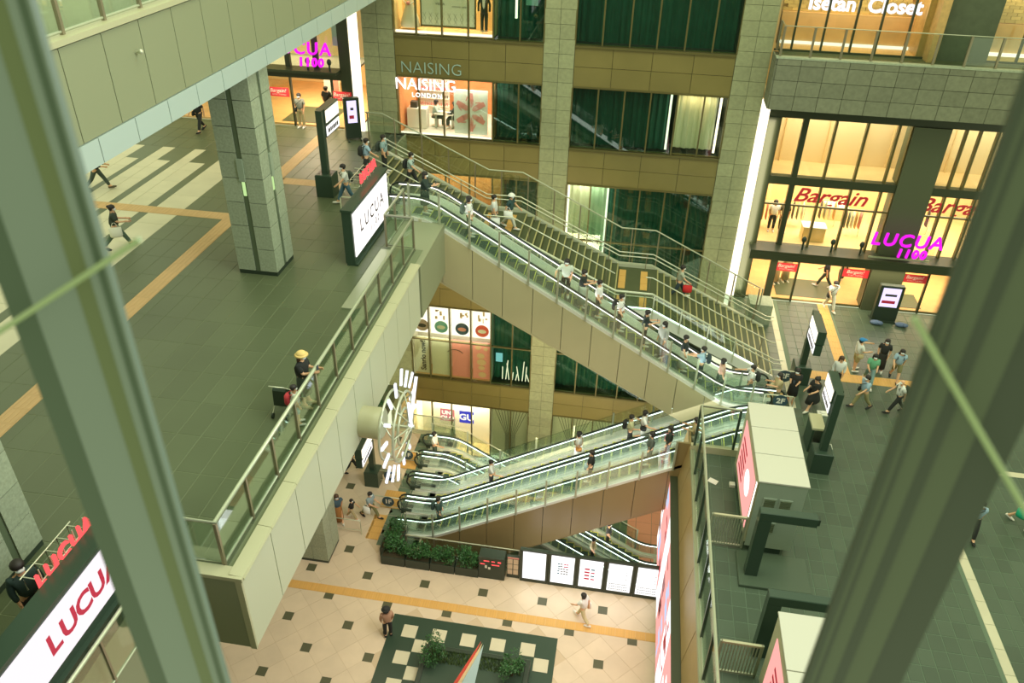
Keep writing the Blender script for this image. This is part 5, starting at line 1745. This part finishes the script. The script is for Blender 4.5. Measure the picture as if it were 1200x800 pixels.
def skin_job(key, names, edges, pos, rad, root):
    me = bpy.data.meshes.new('sk')
    idx = {n: k for k, n in enumerate(names)}
    me.from_pydata([pos[n] for n in names], [(idx[a], idx[b]) for a, b in edges], [])
    o = bpy.data.objects.new('sk', me)
    COL.objects.link(o)
    m1 = o.modifiers.new('s', 'SKIN')
    m1.use_smooth_shade = True
    m2 = o.modifiers.new('u', 'SUBSURF'); m2.levels = 1; m2.render_levels = 1
    if not me.skin_vertices: me.skin_vertices.new(name='')
    for n in names:
        v = me.skin_vertices[0].data[idx[n]]
        r_ = rad[n]
        v.radius = (r_, r_)
        v.use_root = n == root
    SKIN_JOBS.append((key, o))


POSES = {
    'stand': dict(a=(.05, .02), b=(.2, .25)),
    'walk': dict(a=(-.4, .45), b=(.25, .4), h=(.42, -.3), k=(.1, .35), lean=.08),
    'walk2': dict(a=(.45, -.4), b=(.4, .25), h=(-.3, .42), k=(.35, .1), lean=.08),
    'phone': dict(a=(.35, .4), b=(1.4, 1.5), sp=(-.02, -.02), lean=.03, head=.05),
    'rail': dict(a=(.05, .7), b=(.2, .75), sp=(.05, .3)),
    'point': dict(a=(1.35, .3), b=(.1, 1.2), h=(.1, -.05)),
    'stride': dict(a=(.25, .35), b=(1.2, 1.1), h=(.5, -.45), k=(.1, .25), lean=.1, sp=(.0, .0)),
    'sit': dict(a=(.5, .5), b=(1.0, 1.0), h=(1.45, 1.45), k=(1.5, 1.5), lean=.12),
}
JP = {}
for pn, pd in POSES.items():
    J = frame_person(pd)
    JP[pn] = J
    names = list(J)
    names = [n for n in names if not n.startswith('he0') and not n.startswith('he1')] if False else names
    rad = {n: R_BODY[n[:3]] if n[:3] in R_BODY else R_BODY[n[:2]] for n in names}
    ed = EDGES + [('an0', 'he0'), ('an1', 'he1')]
    skin_job(('body', pn), names, ed, J, rad, 'pel')
    # tops: short sleeved, long sleeved
    for tn, fr in (('tee', .85), ('long', 1.75)):
        Q = {k: J[k].copy() for k in ('pel', 'spi', 'che', 'sh0', 'sh1')}
        Q['pel'] = J['pel'] - Vector((0, 0, .03)); Q['col'] = J['nec'] - Vector((0, 0, .035))
        rr = dict(pel=.17, spi=.16, che=.152, col=.075, sh0=.078, sh1=.078)
        ee = [('pel', 'spi'), ('spi', 'che'), ('che', 'col'), ('che', 'sh0'), ('che', 'sh1')]
        for i in '01':
            if fr < 1:
                Q['e' + i] = J['sh' + i].lerp(J['el' + i], fr); rr['e' + i] = .066
                ee.append(('sh' + i, 'e' + i))
            else:
                Q['e' + i] = J['el' + i]; rr['e' + i] = .058
                Q['w' + i] = J['el' + i].lerp(J['wr' + i], .85); rr['w' + i] = .042
                ee += [('sh' + i, 'e' + i), ('e' + i, 'w' + i)]
        skin_job((tn, pn), list(Q), ee, Q, rr, 'pel')
    for bn, fr in (('trousers', 1), ('shorts', 0)):
        Q = {'pel': J['pel'] + Vector((0, 0, .09)), 'hip': J['pel'] - Vector((0, 0, .03))}
        rr = dict(pel=.158, hip=.158); ee = [('pel', 'hip')]
        for i in '01':
            Q['h' + i] = J['hi' + i]; rr['h' + i] = .1
            Q['k' + i] = J['kn' + i] if fr else J['hi' + i].lerp(J['kn' + i], .95); rr['k' + i] = .078 if fr else .1
            ee += [('hip', 'h' + i), ('h' + i, 'k' + i)]
            if fr:
                Q['a' + i] = J['kn' + i].lerp(J['an' + i], .92); rr['a' + i] = .062
                ee.append(('k' + i, 'a' + i))
        skin_job((bn, pn), list(Q), ee, Q, rr, 'pel')
bpy.context.view_layer.update()
dg = bpy.context.evaluated_depsgraph_get()
PM = {}
for key, o in SKIN_JOBS:
    me = bpy.data.meshes.new_from_object(o.evaluated_get(dg))
    me.name = key[0]
    for p in me.polygons: p.use_smooth = True
    PM[key] = me
for key, o in SKIN_JOBS:
    d = o.data
    bpy.data.objects.remove(o)
    bpy.data.meshes.remove(d)

m_skin = mat('skin', (226, 176, 138), .6)
m_hairb = mat('dark_hair', (38, 32, 28), .6)
m_hairbr = mat('brown_hair', (78, 52, 34), .6)
m_maskw = mat('mask_cloth', (236, 240, 240), .7)
CL = {}


def cloth(rgb):
    if rgb not in CL: CL[rgb] = mat('cloth_%d' % len(CL), rgb, .85)
    return CL[rgb]


def colored(key, mt, cache={}):
    k = (key, mt.name)
    if k not in cache:
        me = PM[key].copy(); me.name = key[0]
        me.materials.clear(); me.materials.append(mt)
        cache[k] = me
    return cache[k]


def person(loc, face, pose, label, top=('tee', (230, 230, 226)), bottom=('trousers', (60, 60, 56)), hair='short', haircol=None, mask=True, shoe=(230, 226, 216), bag=None, hat=None, h=1.66, group=None, extra=None):
    """face: compass angle in degrees of the direction faced, 0 = away from camera (+y), 90 = +x, 180 = towards camera"""
    s = h / 1.70
    r = empty('person', loc, label, 'person', group, -math.radians(face))
    r.scale = (s * 1.17, s * 1.15, s * 1.04)
    J = JP[pose]
    put('body', colored(('body', pose), m_skin), r)
    put('top', colored((top[0], pose), cloth(top[1])), r)
    bk, bc = bottom
    if bk in ('trousers', 'shorts'):
        put(bk, colored((bk, pose), cloth(bc)), r)
    else:
        z1 = J['pel'].z + .06
        zl = {'skirt': .42, 'dress': .38, 'long_skirt': .18}[bk]
        mx = (J['kn0'] + J['kn1']) / 2
        k_ = abs(J['kn0'].y - J['kn1'].y) * .5
        MB().loft([(0, mx.y * .8, zl, .2, .17 + k_), (0, mx.y * .5, (zl + z1) / 2, .185, .16 + k_ * .5), (0, 0, z1 - .1, .165, .15), (0, 0, z1 + .02, .135, .12)], 14).build('skirt', cloth(bc), r)
    sm = cloth(shoe)
    for i in '01':
        a, t = J['he' + i], J['to' + i]
        d = (t - a).normalized()
        MB().tube([a + Vector((0, 0, .02)) - d * .03, a + d * .05 + Vector((0, 0, .02)), t - d * .04, t + d * .05], [.045, .055, .048, .03], 8).build('shoe', sm, r)
    hc = J['hed']
    hm = haircol or m_hairb
    g = MB()
    g.ell((hc.x, hc.y - .018, hc.z + .035), (.104, .112, .098), 14, 7, 0, -.25, 1.0)
    g.ell((hc.x, hc.y - .045, hc.z - .0), (.1, .075, .1), 12, 6)
    if hair == 'long':
        g.loft([(0, hc.y - .07, hc.z - .3, .085, .04), (0, hc.y - .06, hc.z - .1, .108, .06), (0, hc.y - .045, hc.z + .03, .1, .07)], 12)
    elif hair == 'bob':
        g.loft([(0, hc.y - .035, hc.z - .1, .108, .08), (0, hc.y - .03, hc.z + .03, .105, .09)], 12)
    elif hair == 'tail':
        g.tube([(0, hc.y - .1, hc.z + .03), (0, hc.y - .16, hc.z - .05), (0, hc.y - .13, hc.z - .2)], [.035, .04, .015], 8)
    elif hair == 'bun':
        g.ell((0, hc.y - .11, hc.z + .07), (.05, .05, .05), 10, 6)
    if hair != 'bald':
        g.build('hair', hm, r)
    e = MB()
    for sx in (-1, 1): e.ell((.034 * sx, hc.y + .084, hc.z + .008), (.013, .008, .008), 6, 4)
    e.build('eyes', m_hairb, r)
    if mask:
        MB().ell((0, hc.y + .05, hc.z - .045), (.07, .058, .046), 12, 6).build('mask', m_maskw, r)
    else:
        MB().tube([(-.022, hc.y + .083, hc.z - .05), (.022, hc.y + .083, hc.z - .05)], .006, 5).build('mouth', mat('lips', (170, 80, 74), .5), r)
        MB().ell((0, hc.y + .09, hc.z - .015), (.013, .018, .022), 8, 5).build('nose', m_skin, r)
    if hat:
        kind, col = hat
        g = MB()
        g.ell((0, hc.y, hc.z + .05), (.115, .125, .1), 14, 6, 0, 0, 1)
        if kind == 'cap':
            g.prism([(-.08, hc.y + .1), (.08, hc.y + .1), (.06, hc.y + .2), (-.06, hc.y + .2)], hc.z + .05, hc.z + .065, 'z')
        else:
            g.loft([(0, hc.y, hc.z + .03, .165, .165), (0, hc.y, hc.z + .06, .12, .13)], 18)
        g.build('hat', cloth(col), r)
    c = J['che']
    if bag:
        kind, col = bag
        cm = cloth(col)
        if kind == 'backpack':
            b = MB().loft([(0, c.y - .24, c.z - .3, .12, .06), (0, c.y - .25, c.z - .26, .15, .09), (0, c.y - .24, c.z, .145, .09), (0, c.y - .21, c.z + .1, .1, .05)], 12)
            b = b.build('backpack', cm, r)
            for sx in (-1, 1): MB().tube([(.1 * sx, c.y - .18, c.z + .08), (.11 * sx, c.y, c.z + .15), (.11 * sx, c.y + .15, c.z + .03), (.13 * sx, c.y + .02, c.z - .22), (.12 * sx, c.y - .17, c.z - .25)], .016, 5).build('strap', cm, b)
        elif kind in ('tote', 'carrier'):
            w = J['wr1'] if kind == 'carrier' else Vector((.25, c.y, c.z - .15))
            b = MB().loft([(w.x + .02, w.y, w.z - .5, .06, .17), (w.x + .02, w.y, w.z - .45, .08, .19), (w.x + .02, w.y, w.z - .15, .05, .19)], 12).build('bag', cm, r)
            MB().tube([(w.x, w.y - .12, w.z - .16), (w.x, w.y - .03, w.z + .02), (w.x, w.y + .03, w.z + .02), (w.x, w.y + .12, w.z - .16)], .01, 5).build('handle', cm, b)
        elif kind == 'cross':
            b = MB().loft([(.2, c.y + .02, c.z - .48, .05, .11), (.2, c.y + .02, c.z - .42, .06, .13), (.19, c.y + .02, c.z - .28, .04, .12)], 12).build('bag', cm, r)
            MB().tube([(.19, c.y + .0, c.z - .3), (.12, c.y + .16, c.z - .1), (-.1, c.y + .12, c.z + .12), (-.12, c.y - .1, c.z + .13), (.1, c.y - .17, c.z - .1), (.19, c.y - .05, c.z - .3)], .012, 5).build('strap', cm, b)
    if extra == 'phone':
        p = (J['pa0'] + J['pa1']) / 2
        MB().box(p.x - .04, p.x + .04, p.y + .0, p.y + .012, p.z, p.z + .15).build('phone', cloth((60, 70, 80)), r)
    return r


W_ = (232, 232, 226); K_ = (40, 42, 40); BG = (186, 168, 126); KH = (128, 124, 84); LB = (160, 186, 204); DG = (60, 70, 60); GR = (140, 142, 130); JE = (74, 110, 132)
T = 'tee'; LS = 'long'; TR = 'trousers'; SH = 'shorts'; SK = 'skirt'; DR = 'dress'; LK = 'long_skirt'
# ---- upper deck
person((-18.05, 23.55, L3), 60, 'stride', 'woman in patterned top striding across the pale stripes with a cream tote', (T, DG), (TR, (84, 104, 84)), 'bun', bag=('tote', (226, 222, 200)), shoe=K_)
person((-21.9, 28.35, L3), 80, 'stride', 'person in dark trousers stepping out from behind the window post on the deck', (LS, K_), (TR, (70, 84, 78)), shoe=(90, 80, 60))
person((-21.35, 36.1, L3), 190, 'walk', 'man all in black with a shoulder bag walking beyond the bridge', (T, K_), (TR, K_), mask=False, bag=('cross', K_), shoe=K_, h=1.72)
person((-11.35, 29.1, L3), 235, 'walk2', 'man in white shirt and blue jeans with dark backpack walking from the escalator', (T, W_), (TR, JE), bag=('backpack', DG), mask=True)
person((-11.5, 32.2, L3), 60, 'walk', 'man in light blue shirt and black backpack heading down the staircase', (T, LB), (TR, K_), bag=('backpack', K_), shoe=K_)
person((-16.75, 37.8, L3), 185, 'stand', 'person in beige trousers with waist bag coming out of the upper entrance', (T, GR), (TR, BG), bag=('cross', K_))
person((-15.9, 39.3, L3), 10, 'stand', 'man in black shirt standing inside the upper entrance', (T, K_), (TR, K_), mask=False)
person((-10.3, 8.4, L3 - .0), 120, 'stand', 'masked man with black hair behind the red letters at the near left', (LS, (46, 66, 62)), (TR, K_), h=1.75)
person((-7.95, 16.0, L3), 95, 'phone', 'woman in straw hat and dark top leaning at the deck railing', (T, K_), (SK, DG), 'long', m_hairbr, hat=('hat', (222, 190, 120)), shoe=BG, extra='phone')
person((-7.85, 15.2, L3), 60, 'stand', 'child with red backpack standing at the deck railing', (T, W_), (SH, LB), bag=('backpack', (196, 60, 70)), h=1.2)
# pushchair
st = empty('pushchair', (-8.4, 15.6, L3), 'folded dark pushchair beside the child at the deck railing', 'pushchair')
MB().tube([(-.2, -.3, .12), (-.2, .2, .6), (-.2, -.25, 1.0), (.2, -.25, 1.0), (.2, .2, .6), (.2, -.3, .12)], .018, 6).build('frame', m_steel, st)
MB().prism([(-.2, .35), (.2, .5), (.24, .55), (-.1, .85), (-.16, .8)], -.18, .18, 'x').build('seat', m_black, st)
for a in (-.2, .2):
    for b in (-.3, .25): MB().tube([(a - .02, b, .08), (a + .02, b, .08)], .08, 10).build('wheel', m_rub, st)
# ---- stairs
def on_stair(x, y): return (x, y, zst(x) + .0)
person(on_stair(-11.0, 33.2), 90, 'stand', 'person in blue-grey shirt at the very top of the staircase', (T, (150, 176, 176)), (TR, K_), bag=('backpack', DG))
person(on_stair(-9.75, 33.0), 90, 'walk', 'person in pale shirt with backpack descending the first flight', (T, (176, 196, 190)), (TR, K_), bag=('backpack', K_))
person(on_stair(-5.85, 32.6), 85, 'stand', 'person in white shirt carrying a white carrier bag on the upper landing', (T, W_), (TR, K_), bag=('carrier', W_))
person(on_stair(-5.2, 33.0), 100, 'walk2', 'person in white bucket hat, dark shirt and pale trousers on the upper landing', (T, (50, 78, 78)), (TR, (206, 206, 190)), hat=('hat', W_), bag=('tote', W_))
person(on_stair(2.8, 33.4), 90, 'walk', 'person in grey shirt with red bag walking down the lower flight', (T, (176, 180, 160)), (TR, (50, 64, 70)), bag=('carrier', (196, 40, 40)))


def on_esc(P, x, y): return (x, y, znose(P, x) + .02)
UPL = [(-8.0, 'long', (LS, (44, 60, 52)), (DR, (40, 56, 48)), 'phone', 90, 'woman in long dark dress just stepping onto the upper escalator', None),
       (-6.2, 'bob', (T, W_), (TR, (80, 100, 84)), 'stand', 80, 'person in white shirt with grey backpack, highest but one on the upper escalator', ('backpack', (80, 96, 84))),
       (-2.15, 'bob', (T, (206, 214, 200)), (TR, K_), 'rail', 180, 'masked woman in pale top turned to the camera on the upper escalator', None),
       (-1.45, 'short', (T, (40, 48, 44)), (LK, (176, 186, 170)), 'phone', 100, 'person in black top and pale skirt on the upper escalator', None),
       (-.75, 'short', (T, W_), (TR, (60, 66, 60)), 'stand', 95, 'man in plain white shirt in the middle of the upper escalator', None),
       (.2, 'short', (T, W_), (TR, (40, 46, 44)), 'stand', 95, 'man in white shirt with dark backpack in the middle of the upper escalator', ('backpack', K_)),
       (1.3, 'short', (T, (34, 48, 44)), (TR, (36, 44, 42)), 'phone', 90, 'man dressed in black holding a phone on the upper escalator', None),
       (2.1, 'bob', (LS, (166, 170, 160)), (LK, (176, 170, 160)), 'stand', 230, 'masked woman in long grey dress on the upper escalator', None),
       (3.05, 'short', (T, (34, 44, 42)), (LK, W_), 'stand', 100, 'woman in black top and long white skirt on the upper escalator', None),
       (3.85, 'short', (T, LB), (TR, (50, 64, 70)), 'point', 280, 'man in light blue shirt with dark backpack reaching forward on the upper escalator', ('backpack', (46, 60, 64))),
       (4.75, 'bob', (T, (196, 160, 140)), (SK, (84, 104, 92)), 'stand', 90, 'woman in pinkish top and grey skirt near the foot of the upper escalator', None),
       (6.0, 'short', (T, W_), (TR, (84, 96, 90)), 'rail', 270, 'man in white shirt with black backpack at the foot of the upper escalator', ('backpack', K_))]
for x, hr_, tp, bt, ps_, fc, lb, bg in UPL:
    person(on_esc(UP, x, 28.9), fc, ps_, lb, tp, bt, hr_, bag=bg, extra='phone' if ps_ == 'phone' else None)
L1L = [(-5.0, 'short', (T, W_), (TR, K_), 'rail', 90, 'lone person in white shirt low on the rear lane of the lower escalators', None),
       (-1.0, 'bob', (T, W_), (LK, W_), 'stand', 90, 'woman all in white with a brown bag on the rear lane', ('cross', (176, 120, 60))),
       (1.2, 'short', (T, (206, 206, 160)), (TR, K_), 'point', 90, 'person in pale yellow shirt with dark backpack leaning on the rear lane', ('backpack', K_)),
       (1.75, 'bob', (T, W_), (TR, W_), 'rail', 100, 'woman in white with dark shoulder bag on the rear lane', ('cross', K_))]
for x, hr_, tp, bt, ps_, fc, lb, bg in L1L: person(on_esc(LP1, x, 27.8), fc, ps_, lb, tp, bt, hr_, bag=bg)
L2L = [(-7.2, 'short', (LS, (60, 84, 78)), (TR, (50, 70, 64)), 'stand', 90, 'person in dark green with big round backpack at the foot of the lower escalators', ('backpack', (56, 80, 74))),
       (-.35, 'short', (T, K_), (TR, K_), 'stand', 270, 'person in black with grey bag in the middle of the front lane', ('carrier', (120, 140, 130))),
       (2.05, 'bob', (LS, (96, 104, 96)), (TR, (84, 92, 84)), 'rail', 260, 'woman in grey coat leading the couple on the front lane', None),
       (2.75, 'long', (LS, (46, 54, 50)), (TR, K_), 'stand', 270, 'woman in black coat with pink bag on the front lane', ('cross', (226, 140, 150))),
       (3.75, 'bob', (LS, (166, 152, 110)), (SK, (96, 100, 70)), 'phone', 270, 'woman in khaki coat near the head of the front lane', None)]
for x, hr_, tp, bt, ps_, fc, lb, bg in L2L: person(on_esc(LP2, x, 26.2), fc, ps_, lb, tp, bt, hr_, bag=bg)
person((-8.6, 31.0, L1 + .02), 95, 'rail', 'woman with pale scarf stepping onto the basement escalator', (T, W_), (TR, (70, 84, 70)), 'bob')
person(on_esc(DP2, .15, 29.45), 90, 'stand', 'person in beige top far down the front basement escalator', (T, BG), (TR, K_), 'short')
person(on_esc(DP1, .9, 31.1), 90, 'stand', 'person in black far down the rear basement escalator', (T, K_), (TR, K_), 'short')
# ---- second level
person((10.8, 37.5, L2), 170, 'walk', 'person in white shirt with black bag walking out of the right entrance', (T, W_), (TR, (206, 206, 190)), bag=('cross', K_))
person((11.9, 40.6, L2), 5, 'walk2', 'man in pale shirt and dark trousers walking into the shop behind the right entrance', (T, (206, 190, 160)), (TR, K_), mask=False, bag=('cross', K_))
person((10.9, 39.9, L2), 300, 'walk', 'person in black shirt beside the man entering the shop', (T, K_), (TR, DG), mask=False)
person((8.9, 40.2, L2), 160, 'stand', 'woman in beige dress inside the right entrance', (T, BG), (LK, BG), 'bob', mask=False)
person((8.35, 39.9, L2), 150, 'stand', 'woman with green bag inside the right entrance', (T, (206, 196, 160)), (LK, (196, 170, 130)), 'bob', mask=False, bag=('tote', (60, 110, 84)))
for k, x in enumerate((7.6, 8.15)):
    person((x, 40.3 - .1, 10.5), 180, 'stand', ('shop assistant in white shirt on the upper sales floor, nearer the light column', 'shop assistant in dark apron on the upper sales floor, farther from the light column')[k], (T, (W_, (96, 90, 70))[k]), (TR, K_), 'bob', mask=False)
person((11.0, 32.0, L2), 75, 'point', 'person in blue cap and white shirt pointing, with beige bag', (T, W_), (SH, (176, 160, 110)), hat=('cap', (50, 130, 190)), bag=('cross', BG), shoe=W_)
person((12.15, 32.2, L2), 200, 'stand', 'woman in black with long black hair and white mask behind the green shirt', (T, K_), (LK, (50, 50, 46)), 'long', bag=('carrier', (206, 190, 150)))
person((11.4, 31.0, L2), 190, 'stride', 'girl in green and white shirt and jeans on the yellow line', (T, (110, 176, 136)), (TR, (130, 160, 160)), 'bob')
person((12.65, 31.55, L2), 190, 'walk', 'girl in pale blue shirt, khaki shorts and white socks with black backpack', (T, LB), (SH, KH), 'long', bag=('backpack', K_), shoe=K_)
person((10.75, 29.15, L2), 250, 'walk2', 'young man in light blue shirt and khaki trousers with dark side bag', (T, LB), (TR, (150, 142, 100)), bag=('cross', K_), shoe=K_)
person((12.15, 29.1, L2), 265, 'walk', 'older man with thinning hair in white shirt and black trousers', (T, W_), (TR, K_), 'bald', bag=('backpack', DG), shoe=K_)
person((9.85, 30.35, L2), 185, 'stand', 'woman in white blouse with long brown hair by the lit sign post', (LS, W_), (TR, K_), 'long', m_hairbr, mask=False)
person((7.85, 29.05, L2), 200, 'phone', 'woman in short black dress holding a blue phone by the escalator', (T, K_), (DR, K_), 'bob', extra='phone', shoe=(190, 140, 90))
person((8.65, 28.7, L2), 230, 'stride', 'woman in short black dress and white trainers walking towards the escalator', (T, K_), (DR, K_), 'bun', mask=False, bag=('cross', K_))
person((7.1, 28.55, L2), 260, 'phone', 'woman with long dark hair and big beige bag near the barrier', (T, BG), (TR, (120, 116, 84)), 'long', bag=('tote', (206, 196, 156)))
person((13.05, 22.15, L2), 190, 'walk', 'man in white shirt and black trousers with briefcase near the right window post', (T, LB), (TR, K_), bag=('cross', K_), shoe=K_)
person((15.0, 23.0, L2), 130, 'walk2', 'woman in white blouse and black shorts carrying a green bag at the far right', (T, W_), (SH, K_), 'bob', bag=('tote', (30, 170, 130)))
# ---- plaza
person((-12.6, 29.2, L1), 60, 'walk', 'man in black walking on the plaza below the deck fascia', (T, K_), (TR, K_), mask=False, shoe=K_)
person((-12.05, 25.8, L1), 150, 'walk', 'woman in blue top and long brown skirt walking on the plaza', (T, (70, 96, 110)), (LK, (160, 110, 60)), 'long', m_hairbr)
person((-11.45, 26.0, L1), 90, 'walk2', 'child in black shirt and beige trousers beside the woman in brown skirt', (T, K_), (TR, BG), h=1.25)
person((-10.6, 26.25, L1), 110, 'stride', 'man in grey-blue shirt and khaki trousers with white bag at the plaza barrier', (T, (150, 166, 170)), (TR, KH), bag=('tote', W_), shoe=K_)
person((-7.85, 19.95, L1), 330, 'stand', 'woman in dark beret and dusty pink coat standing by the chequer paving', (LS, (176, 136, 110)), (TR, K_), 'bob', hat=('hat', K_), shoe=K_, mask=False)
person((.0, 22.1, L1), 300, 'walk2', 'woman in white shirt and beige trousers reading while walking past the boards', (T, W_), (TR, (206, 192, 150)), 'bob', bag=('tote', W_), extra='phone')
# ---- salon
for k, (x, y, f, c) in enumerate(((-10.25, FY + 1.6, 90, (176, 190, 180)), (-9.1, FY + 1.5, 270, (50, 60, 54)))):
    sx = empty('stool', (x, y, 15.0), ('black stool under the woman in grey in the salon', 'black stool under the woman in dark in the salon')[k], 'stool')
    MB().loft([(0, 0, .44, .19, .19), (0, 0, .49, .19, .19)], 14).build('seat', m_black, sx)
    MB().loft([(0, 0, .0, .2, .2), (0, 0, .03, .2, .2)], 14).tube([(0, 0, .03), (0, 0, .44)], .025, 6).build('stem', m_steel, sx)
    person((x, y, 14.98), f, 'sit', ('woman in grey seated at the manicure table in the salon', 'woman in dark clothes seated opposite in the salon')[k], (LS, c), (TR, DG), 'bob', mask=False)

# ================================================================== WINDOW POSTS BESIDE THE CAMERA
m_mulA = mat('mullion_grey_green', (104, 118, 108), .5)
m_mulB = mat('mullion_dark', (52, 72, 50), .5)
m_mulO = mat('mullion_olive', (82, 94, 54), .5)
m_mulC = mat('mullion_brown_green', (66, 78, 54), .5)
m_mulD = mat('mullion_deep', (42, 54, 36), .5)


def fx(px, py, y=1.0):
    d = RIGHT * (px - 600) + DOWN * (py - 400) + FWD * FPX
    return d.x * y / d.y


z0, z1 = 24.5, 31.5
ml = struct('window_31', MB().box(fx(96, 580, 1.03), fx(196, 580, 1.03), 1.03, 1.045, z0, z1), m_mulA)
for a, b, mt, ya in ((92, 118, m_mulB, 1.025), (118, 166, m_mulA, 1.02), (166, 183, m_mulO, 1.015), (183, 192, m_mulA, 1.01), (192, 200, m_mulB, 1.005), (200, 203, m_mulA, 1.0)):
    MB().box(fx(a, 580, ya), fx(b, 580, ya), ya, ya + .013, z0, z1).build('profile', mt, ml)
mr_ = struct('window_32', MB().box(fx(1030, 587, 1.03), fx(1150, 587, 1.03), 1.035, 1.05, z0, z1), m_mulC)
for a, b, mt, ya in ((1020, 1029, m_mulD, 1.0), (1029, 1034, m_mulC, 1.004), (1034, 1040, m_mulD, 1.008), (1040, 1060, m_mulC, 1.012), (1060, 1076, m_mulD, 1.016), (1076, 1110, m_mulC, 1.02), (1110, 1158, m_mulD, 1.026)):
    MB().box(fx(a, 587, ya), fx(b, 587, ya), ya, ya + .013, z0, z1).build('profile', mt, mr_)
m_rod = mat('tension_rod', (138, 156, 112), .5)
for k, (p, q, lb) in enumerate((((-1.32, .96, 27.366), (-.7, .96, 27.775), 'slim steel tension rod crossing the left window post'), ((.385, .96, 27.77), (.95, .96, 27.06), 'slim steel tension rod crossing the right window post'))):
    r = empty('tension_rod', p, lb, 'rod')
    v = Vector(q) - Vector(p)
    MB().tube([(0, 0, 0), v], .0048, 8).build('rod', m_rod, r)

# lettering: curves to plain meshes
bpy.context.view_layer.update()
dg = bpy.context.evaluated_depsgraph_get()
for o in TEXTS:
    me = bpy.data.meshes.new_from_object(o.evaluated_get(dg))
    nm = o.name
    n = bpy.data.objects.new('tmp', me)
    COL.objects.link(n)
    n.parent = o.parent
    n.matrix_local = o.matrix_local.copy()
    for k in o.keys():
        if k in ('label', 'category', 'group', 'kind'): n[k] = o[k]
    cu_ = o.data
    bpy.data.objects.remove(o)
    bpy.data.curves.remove(cu_)
    n.name = nm
    me.name = nm
